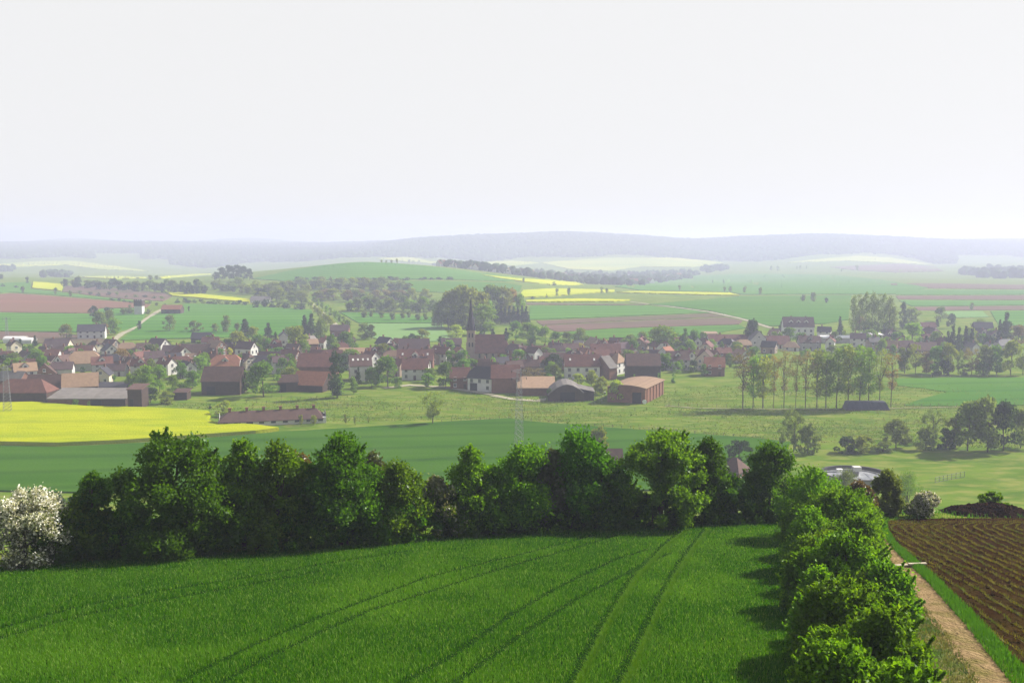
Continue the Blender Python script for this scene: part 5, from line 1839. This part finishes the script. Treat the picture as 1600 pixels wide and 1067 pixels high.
def woodland(name, poly, n, r0, r1, label, ymin=20):
    P = []
    e = np.array(poly, float)
    lo, hi = e.min(0), e.max(0)
    while len(P) < n:
        x, y = gf.uniform(lo[0], hi[0]), gf.uniform(lo[1], hi[1])
        if in_poly(np.array([x]), np.array([y]), e)[0]:
            h = hit(x, y, ymin)
            P.append((h.x, h.y, h.z))
    P = np.array(P)
    rad = gf.uniform(r0, r1, n)
    tag(crowns(name, P, rad, rad * gf.uniform(.8, 1.2, n), gf), kind='stuff', label=label, cat='woodland')
woodland('woodland', [(675, 414), (740, 421), (830, 427), (880, 431), (940, 430), (1000, 429), (1060, 427), (1100, 427), (1075, 436), (1040, 441), (1000, 447), (950, 447), (900, 442), (840, 435), (760, 428), (690, 419)], 620, 3.5, 7, 'trees massed around the far village', 1500)
woodland('woodland', [(1095, 423), (1130, 419), (1140, 423), (1110, 427)], 24, 6, 9, 'wooded end of the far village', 1500)
woodland('woodland', [(1500, 426), (1545, 424), (1640, 428), (1640, 436), (1570, 436), (1505, 432)], 70, 7, 10, 'hazy woodland on the far right plain', 1500)
woodland('woodland', [(0, 423), (25, 421), (20, 424), (0, 426)], 14, 6, 8, 'hazy hedge trees on the pale slope', 1500)
woodland('woodland', [(60, 428), (110, 429), (110, 434), (60, 434)], 16, 6, 8, 'hazy orchard on the pale slope', 1500)

# ------------------------------------------------------------------ wheat
def polyline_world(pts):
    return np.array([[h.x, h.y] for h in (hit(x, y) for x, y in pts)])
TRAMS = [[(880, 1090), (935, 985), (985, 905), (1030, 858), (1068, 829)], [(955, 1090), (1005, 985), (1045, 905), (1075, 860), (1102, 828)],
         [(590, 1090), (700, 1030), (800, 961), (880, 915), (960, 876), (1010, 860)], [(655, 1110), (720, 1062), (800, 1003), (900, 938), (1000, 886), (1045, 866)],
         [(280, 1068), (400, 1008), (500, 966), (575, 938), (662, 905), (800, 871), (925, 838)], [(330, 1080), (400, 1038), (500, 990), (575, 956), (675, 925), (800, 885), (962, 838)],
         [(-60, 1000), (0, 984), (120, 951), (300, 917), (500, 884), (640, 862)], [(-60, 1016), (0, 999), (130, 964), (300, 931), (500, 894)],
         [(240, 866), (420, 860), (700, 847), (900, 838), (1190, 826)]]
TR = [polyline_world(t) for t in TRAMS]
def dist_to(P, line):
    d = np.full(len(P), 1e9)
    for a, b in zip(line[:-1], line[1:]):
        ab = b - a
        t = np.clip(((P - a) @ ab) / (ab @ ab), 0, 1)
        d = np.minimum(d, np.linalg.norm(P - (a + t[:, None] * ab), axis=1))
    return d
def ground_np(X, Y):
    s = X / np.maximum(Y, 60.0)
    j = np.clip((s - S[0]) / (S[1] - S[0]), 0, NS - 1.001)
    j0 = j.astype(int)
    tj = j - j0
    i = np.clip(np.searchsorted(Yrows, Y) - 1, 0, len(Yrows) - 2)
    ti = np.clip((Y - Yrows[i]) / (Yrows[i+1] - Yrows[i]), 0, 1)
    a = ZG[i, j0] * (1 - tj) + ZG[i, j0+1] * tj
    b = ZG[i+1, j0] * (1 - tj) + ZG[i+1, j0+1] * tj
    return a * (1 - ti) + b * ti

def blades(name, X, Y, h, w, mat, label, cat, lean=.35, lift=0.0):
    """one upright bent blade (two faces) at each place"""
    n = len(X)
    z = ground_np(X, Y) + lift
    g = rng
    an = g.uniform(0, 6.283, n)
    u = np.stack([np.cos(an), np.sin(an), np.zeros(n)], 1)
    l = np.stack([-np.sin(an), np.cos(an), np.zeros(n)], 1) * (g.normal(size=n) * lean)[:, None]
    b = np.stack([X, Y, z], 1)
    up = np.array([0, 0, 1.0])
    w = w * g.uniform(.7, 1.3, n)
    m = b + up * (h * .55)[:, None] + l * (h * .35)[:, None]
    t = b + up * (h * .92)[:, None] + l * (h * 1.0)[:, None]
    V = np.stack([b - u * (w * .5)[:, None], b + u * (w * .5)[:, None], m + u * (w * .45)[:, None], m - u * (w * .45)[:, None], t], 1)
    k = np.arange(n, dtype=np.int32)[:, None] * 5
    q = k + np.array([[0, 1, 2, 3]], np.int32)
    tr = k + np.array([[3, 2, 4]], np.int32)
    o = link(name, np_mesh(name, V.reshape(-1, 3), [q, tr], [M(mat)]))
    tag(o, label, cat, kind='stuff')
    return o

# rough tufts on the grazed meadow
mx, my = [], []
while len(mx) < 26000:
    x, y = gf.uniform(230, 1600), gf.uniform(598, 700)
    if y > np.interp(x, [230, 320, 500, 700, 830, 1240, 1600], [632, 640, 660, 656, 658, 690, 704]) or y < np.interp(x, [230, 700, 1100, 1600], [632, 612, 604, 600]):
        continue
    h = hit(x, y)
    if .5 + .5 * math.sin(h.x / 17 + 2 * math.sin(h.y / 23)) * math.sin(h.y / 9 + h.x / 31) > gf.random() * 1.1:
        mx.append(h.x)
        my.append(h.y)
mx, my = np.array(mx), np.array(my)
blades('meadow_tufts', mx, my, rng.uniform(.12, .45, len(mx)), rng.uniform(.15, .5, len(mx)), 'tuft', 'rough tufts of grass on the grazed meadow', 'grass', lean=.6, lift=.05)

wheat_poly = polyline_world(FIELDS[0][1])
lo, hi = wheat_poly.min(0), wheat_poly.max(0)
PX, PY = [], []
Yc = max(lo[1], 30.0)
while Yc < hi[1]:
    sp = .088 + .0017 * (Yc - 30)
    xs = np.arange(-.68 * Yc - 2, .36 * Yc + 2, sp)
    PX.append(xs + rng.uniform(-.5, .5, len(xs)) * sp)
    PY.append(Yc + rng.uniform(-.5, .5, len(xs)) * sp)
    Yc += sp
PX, PY = np.concatenate(PX), np.concatenate(PY)
k = in_poly(PX, PY, wheat_poly)
PX, PY = PX[k], PY[k]
P2 = np.stack([PX, PY], 1)
dt = np.full(len(PX), 9.0)
strong = np.full(len(PX), 9.0)
for q, line in enumerate(TR):
    d = dist_to(P2, line)
    dt = np.minimum(dt, d + (0.0 if q < 8 else .12))
rep = 4
X4, Y4 = np.repeat(PX, rep), np.repeat(PY, rep)
X4 = X4 + rng.normal(size=len(X4)) * .045
Y4 = Y4 + rng.normal(size=len(Y4)) * .045
D4 = np.repeat(dt, rep)
tram = np.clip((D4 - .12) / .20, 0, 1)
keep = rng.random(len(X4)) < (.42 + .58 * tram)
patch = .5 + .5 * np.sin(X4 / 6.3 + 2 * np.sin(Y4 / 9.1)) * np.sin(Y4 / 5.1 + 1.4 * np.sin(X4 / 11.))
hh = (.17 + .05 * patch) * (.38 + .62 * tram) * rng.uniform(.8, 1.2, len(X4))
wd = .019 + .00025 * (Y4 - 30)
blades('wheat', X4[keep], Y4[keep], hh[keep], wd[keep], 'wheat', 'dense young green wheat with tractor lines', 'wheat', lean=.45)

# pressed down stalks along the last wheel ruts, sunlight painted into their colour
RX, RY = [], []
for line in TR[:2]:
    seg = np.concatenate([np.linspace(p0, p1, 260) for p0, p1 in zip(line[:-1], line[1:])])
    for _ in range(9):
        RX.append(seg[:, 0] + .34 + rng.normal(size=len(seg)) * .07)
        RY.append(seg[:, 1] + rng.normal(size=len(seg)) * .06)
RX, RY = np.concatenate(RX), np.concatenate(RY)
blades('sunlit_rut_stalks', RX, RY, rng.uniform(.10, .26, len(RX)), np.full(len(RX), .024), 'sunlit_rutgrass', 'bent wheat with painted sunlit edge along the two fresh wheel ruts', 'wheat', lean=.8)

# grass verge between track and ploughed soil, weeds on the worn side, seedling rows
def scatter(poly, n):
    e = polyline_world(poly)
    a, b = e.min(0), e.max(0)
    x = rng.uniform(a[0], b[0], n * 4)
    y = rng.uniform(a[1], b[1], n * 4)
    kk = in_poly(x, y, e)
    return x[kk][:n], y[kk][:n]
gx, gy = scatter([(1370, 822), (1386, 815), (1388, 830), (1400, 850), (1450, 893), (1537, 977), (1608, 1056), (1675, 1130), (1640, 1140), (1574, 1062), (1514, 985), (1450, 912), (1404, 868), (1382, 842)], 45000)
blades('verge_grass', gx, gy, rng.uniform(.16, .42, len(gx)), np.full(len(gx), .035), 'grass', 'lush green grass verge between track and ploughed soil', 'grass')
gx, gy = scatter([(1362, 800), (1390, 803), (1480, 800), (1640, 796), (1700, 806), (1600, 810), (1420, 812), (1386, 816), (1368, 824)], 30000)
blades('headland_grass', gx, gy, rng.uniform(.18, .5, len(gx)), np.full(len(gx), .05), 'grass', 'grassy strip along the top of the ploughed field', 'grass')
gx, gy = scatter([(1350, 830), (1372, 836), (1394, 880), (1440, 940), (1478, 990), (1538, 1075), (1570, 1130), (1430, 1140), (1400, 1000), (1360, 900)], 22000)
blades('track_weeds', gx, gy, rng.uniform(.06, .26, len(gx)), np.full(len(gx), .035), 'drygrass', 'sparse dry weeds beside the dirt track', 'weeds')
gx, gy = scatter([(1205, 806), (1235, 812), (1262, 900), (1290, 1000), (1320, 1140), (1262, 1140), (1238, 1000), (1222, 900)], 16000)
blades('hedge_grass', gx, gy, rng.uniform(.2, .5, len(gx)), np.full(len(gx), .04), 'grass', 'rank grass under the hazel hedge', 'grass')
# rough grass strip under the hedgerow
gx, gy = scatter([(-60, 889), (200, 868), (400, 855), (600, 841), (800, 829), (1000, 819), (1220, 809), (1220, 804), (1000, 814), (800, 823), (600, 834), (400, 847), (200, 860), (-60, 880)], 24000)
blades('hedgerow_grass', gx, gy, rng.uniform(.25, .6, len(gx)), np.full(len(gx), .05), 'grass', 'rough grass at the foot of the hedgerow', 'grass')

plough = polyline_world(FIELDS[-1][1])
SX, SY = [], []
for r_ in range(-14, 46):
    x0 = 29.6 + .82 * r_
    for Y in np.arange(34, 81, .10):
        x = x0 + .125 * (Y - 76)
        if Y > 76.5:
            x += (Y - 76.5) ** 2 * .16
        x += .08 * math.sin(Y * .9 + r_) + .05 * math.sin(Y * 2.3 + r_ * 2)
        dens = .55 + .45 * math.sin(Y * .35 + r_ * 1.7)
        m = 3 if random.random() < dens + .2 else 1
        for _ in range(m):
            SX.append(x + random.gauss(0, .045))
            SY.append(Y + random.uniform(-.05, .05))
SX, SY = np.array(SX), np.array(SY)
k = in_poly(SX, SY, plough)
SX, SY = SX[k], SY[k]
blades('seedling_rows', SX, SY, rng.uniform(.08, .2, len(SX)), np.full(len(SX), .036), 'seedling', 'rows of yellowish seedlings on the ploughed soil', 'seedlings', lean=.9, lift=.03)
wx, wy = scatter(FIELDS[-1][1], 26000)
den = np.sin(wx / 1.9 + 1) * np.sin(wy / 4.3) + rng.normal(size=len(wx)) * .5
blades('soil_weeds', wx[den > .9], wy[den > .9], rng.uniform(.04, .12, int((den > .9).sum())), np.full(int((den > .9).sum()), .05), 'seedling', 'scattered weeds between the seedling rows', 'weeds', lean=1.0, lift=.03)
# clods on the ploughed soil
cx_, cy_ = scatter(FIELDS[-1][1], 16000)
Pc = np.stack([cx_, cy_, ground_np(cx_, cy_) + .01], 1)
rc = rng.gamma(1.6, .012, len(cx_)) + .012
o = crowns('soil_clods', Pc, rc, rc * .7, rng, 'wood_far')
o.data.materials[0] = M('soil_near')
tag(o, 'loose clods on the ploughed soil', 'soil', kind='stuff')

# dark heap on the headland, pale plank across the verge
def heap():
    pl, pr = hit(1478, 805), hit(1606, 803)
    c = (pl + pr) / 2
    k = mpp(c)
    L, H = 122 * k, 17 * k
    root = empty('compost_heap', c)
    nx, ny = 60, 24
    V = []
    g = np.random.default_rng(3)
    ph = g.uniform(0, 6, 8)
    for i in range(nx + 1):
        for j in range(ny + 1):
            u, v = i / nx, j / ny
            e = max(0, 1 - abs(2 * u - 1.08) ** 3.2) * max(0, 1 - abs(2 * v - 1) ** 2.2)
            x = (u - .5) * L
            y = (v - .5) * 4.5
            z = H * e ** .6 * (1 + .10 * math.sin(x * 1.7 + ph[0]) + .07 * math.sin(x * 4.1 + y * 3 + ph[1])) + (.07 * math.sin(x * 9 + y * 7 + ph[2]) + g.normal() * .035) * min(1, e * 4) - .12
            V.append((x, y, z))
    f = [(i * (ny + 1) + j, (i + 1) * (ny + 1) + j, (i + 1) * (ny + 1) + j + 1, i * (ny + 1) + j + 1) for i in range(nx) for j in range(ny)]
    me = bpy.data.meshes.new('mound')
    me.from_pydata(V, [], f)
    me.materials.append(M('heap'))
    me.update()
    link('mound', me, root)
    tag(root, 'long dark compost heap at the top of the ploughed field', 'heap')
heap()
def plank():
    a, b = hit(1392, 887), hit(1446, 885)
    m = MB()
    d = (b - a)
    d.z = 0
    an = math.atan2(d.y, d.x)
    L = d.length
    c = (a + b) / 2
    m.box((c.x - L * .18, c.y, c.z + .12), (L * .62, .26, .10), 0, an)
    m.box((c.x + L * .22, c.y - .12, c.z + .26), (L * .50, .22, .10), 0, an - .05)
    m.box((c.x - L * .40, c.y + .06, c.z + .06), (L * .12, .5, .16), 0, an + .2)
    o = m.build('plank', M('plank'))
    tag(o, 'pale bleached planks laid across the dirt track verge', 'plank')
plank()
# ------------------------------------------------------------------ labels of the many trees and houses
LAND = [
    ('the upper hazels', 1290, 800), ('the pale planks', 1420, 886), ('the leaning hazel', 1398, 935), ('the wheat corner of the hedge', 1280, 960), ('the lowest hazel', 1400, 1060), ('the big lower hazel', 1312, 985),
    ('the church', 758, 530), ('the wooded knoll', 745, 480), ('the brick barn', 993, 612), ('the dark rounded barn', 884, 613), ('the poplar row', 1275, 590),
    ('the long stable', 420, 652), ('the field tower', 216, 480), ('the slim pylon', 811, 640), ('the long white hall', 1140, 536), ('the half timbered house', 1251, 513),
    ('the white block building', 1366, 530), ('the tall poplar clump', 1362, 495), ('the big timber barn', 345, 597), ('the orange half hipped house', 349, 570),
    ('the open orange barn', 484, 600), ('the white farmhouse', 756, 596), ('the long grey barn', 122, 567), ('the tan roofed barn', 115, 604), ('the clarifier tank', 1326, 742),
    ('the hipped tan house', 966, 570), ('the field lane avenue', 510, 490), ('the dark hill copse', 364, 427), ('the covered stack', 1356, 634), ('the single meadow tree', 676, 640),
    ('the far village', 900, 432), ('the white polytunnels', 25, 532), ('the small yellow field', 76, 448), ('the orange field barn', 267, 484), ('the pale far barn', 406, 468),
    ('the red roofed brick barn', 494, 575), ('the biggest hedgerow tree', 272, 770), ('the broad bushy tree', 1032, 750), ('the second dark tree', 532, 770), ('the cream blossoming bush', 682, 790),
    ('the brick farmhouse', 718, 592), ('the metal railing', 1484, 748), ('the tall grey gable', 1183, 535), ('the crest of the green hill', 600, 411),
]
ORD = ['nearest', 'second', 'third', 'fourth', 'fifth', 'sixth', 'seventh', 'eighth', 'ninth', 'tenth', 'eleventh', 'twelfth', 'thirteenth', 'fourteenth', 'fifteenth', 'sixteenth', 'seventeenth', 'eighteenth', 'nineteenth', 'twentieth']
buckets = {}
for ob, look, x, y in AUTO:
    best = min(LAND, key=lambda l: math.hypot(x - l[1], 2.2 * (y - l[2])))
    dx, dy = x - best[1], 2.2 * (y - best[2])
    if abs(dx) >= abs(dy):
        side = 'left of' if dx < 0 else 'right of'
    else:
        side = 'behind' if dy < 0 else 'in front of'
    buckets.setdefault((look, best[0], side), []).append((math.hypot(dx, dy), ob))
for (look, land, side), lst in buckets.items():
    lst.sort(key=lambda t: t[0])
    for q, (_, ob) in enumerate(lst):
        if len(lst) == 1:
            ob['label'] = f'{look} {side} {land}'
        else:
            ob['label'] = f'{ORD[min(q, len(ORD) - 1)]} {look} {side} {land}'

# ------------------------------------------------------------------ light, sky and air
SUN_AZ, SUN_EL = R(62), R(36)
to_sun = Vector((math.sin(SUN_AZ) * math.cos(SUN_EL), math.cos(SUN_AZ) * math.cos(SUN_EL), math.sin(SUN_EL)))
sd = bpy.data.lights.new('sun', 'SUN')
sd.energy = SUN_STRENGTH
sd.angle = R(.5)
sd.color = (1.0, .95, .86)
so = bpy.data.objects.new('sun', sd)
COL.objects.link(so)
so.rotation_euler = to_sun.to_track_quat('Z', 'Y').to_euler()
so.location = (0, 0, 300)

world = bpy.data.worlds.new('World')
scene.world = world
world.use_nodes = True
nt = world.node_tree
for n in list(nt.nodes):
    nt.nodes.remove(n)
out = nt.nodes.new('ShaderNodeOutputWorld')
bg = nt.nodes.new('ShaderNodeBackground')
sky = nt.nodes.new('ShaderNodeTexSky')
sky.sky_type = 'NISHITA'
sky.sun_disc = False
sky.sun_elevation = SUN_EL
sky.sun_rotation = SUN_AZ
sky.altitude = 200
sky.air_density = 1.0
sky.dust_density = DUST
sky.ozone_density = 1.0
bg.inputs['Strength'].default_value = SKY_STRENGTH
# a thin white veil of cloud and haze, thickest low over the horizon
tc = nt.nodes.new('ShaderNodeTexCoord')
sp = nt.nodes.new('ShaderNodeSeparateXYZ')
nt.links.new(tc.outputs['Generated'], sp.inputs[0])
mr = nt.nodes.new('ShaderNodeMapRange')
mr.inputs['From Min'].default_value = .24
mr.inputs['From Max'].default_value = .44
mr.inputs['To Min'].default_value = .95
mr.inputs['To Max'].default_value = .04
nt.links.new(sp.outputs['Z'], mr.inputs['Value'])
v = VEIL / SKY_STRENGTH
hz = nt.nodes.new('ShaderNodeHueSaturation')
hz.inputs['Saturation'].default_value = .45
nt.links.new(sky.outputs['Color'], hz.inputs['Color'])
scol = mix_rgb(nt, mr.outputs['Result'], hz.outputs['Color'], (v, v * .997, v * .99))
nt.links.new(scol, bg.inputs['Color'])
nt.links.new(bg.outputs['Background'], out.inputs['Surface'])

hm, hnt, hout = new_mat('haze_air')
pv = hnt.nodes.new('ShaderNodeVolumePrincipled')
pv.inputs['Color'].default_value = HAZE_COL + (1,)
pv.inputs['Density'].default_value = HAZE_DENS
pv.inputs['Anisotropy'].default_value = HAZE_ANI
hnt.links.new(pv.outputs['Volume'], hout.inputs['Volume'])
hb = MB()
zlo = float(ZG.min()) - 1.5
ztop = max(EYE + 5, float(ZG.max()) + 2, float(fp[:, 2].max()) + 24)
hb.box((0, 5000, (zlo + ztop) / 2), (19000, 10600, ztop - zlo))
tag(hb.build('haze', hm), 'pale lavender haze filling the valley', 'haze', kind='stuff')

scene.view_settings.view_transform = 'Standard'
scene.view_settings.look = 'None'
scene.view_settings.exposure = EXPOSURE
scene.view_settings.gamma = 1.0
scene.render.engine = 'CYCLES'
cy = scene.cycles
cy.use_denoising = True
cy.denoiser = 'OPENIMAGEDENOISE'
cy.denoising_input_passes = 'RGB_ALBEDO_NORMAL'
cy.max_bounces = 8
cy.diffuse_bounces = 3
cy.glossy_bounces = 2
cy.transmission_bounces = 4
cy.volume_bounces = 1
cy.sample_clamp_indirect = 6
cy.use_adaptive_sampling = False
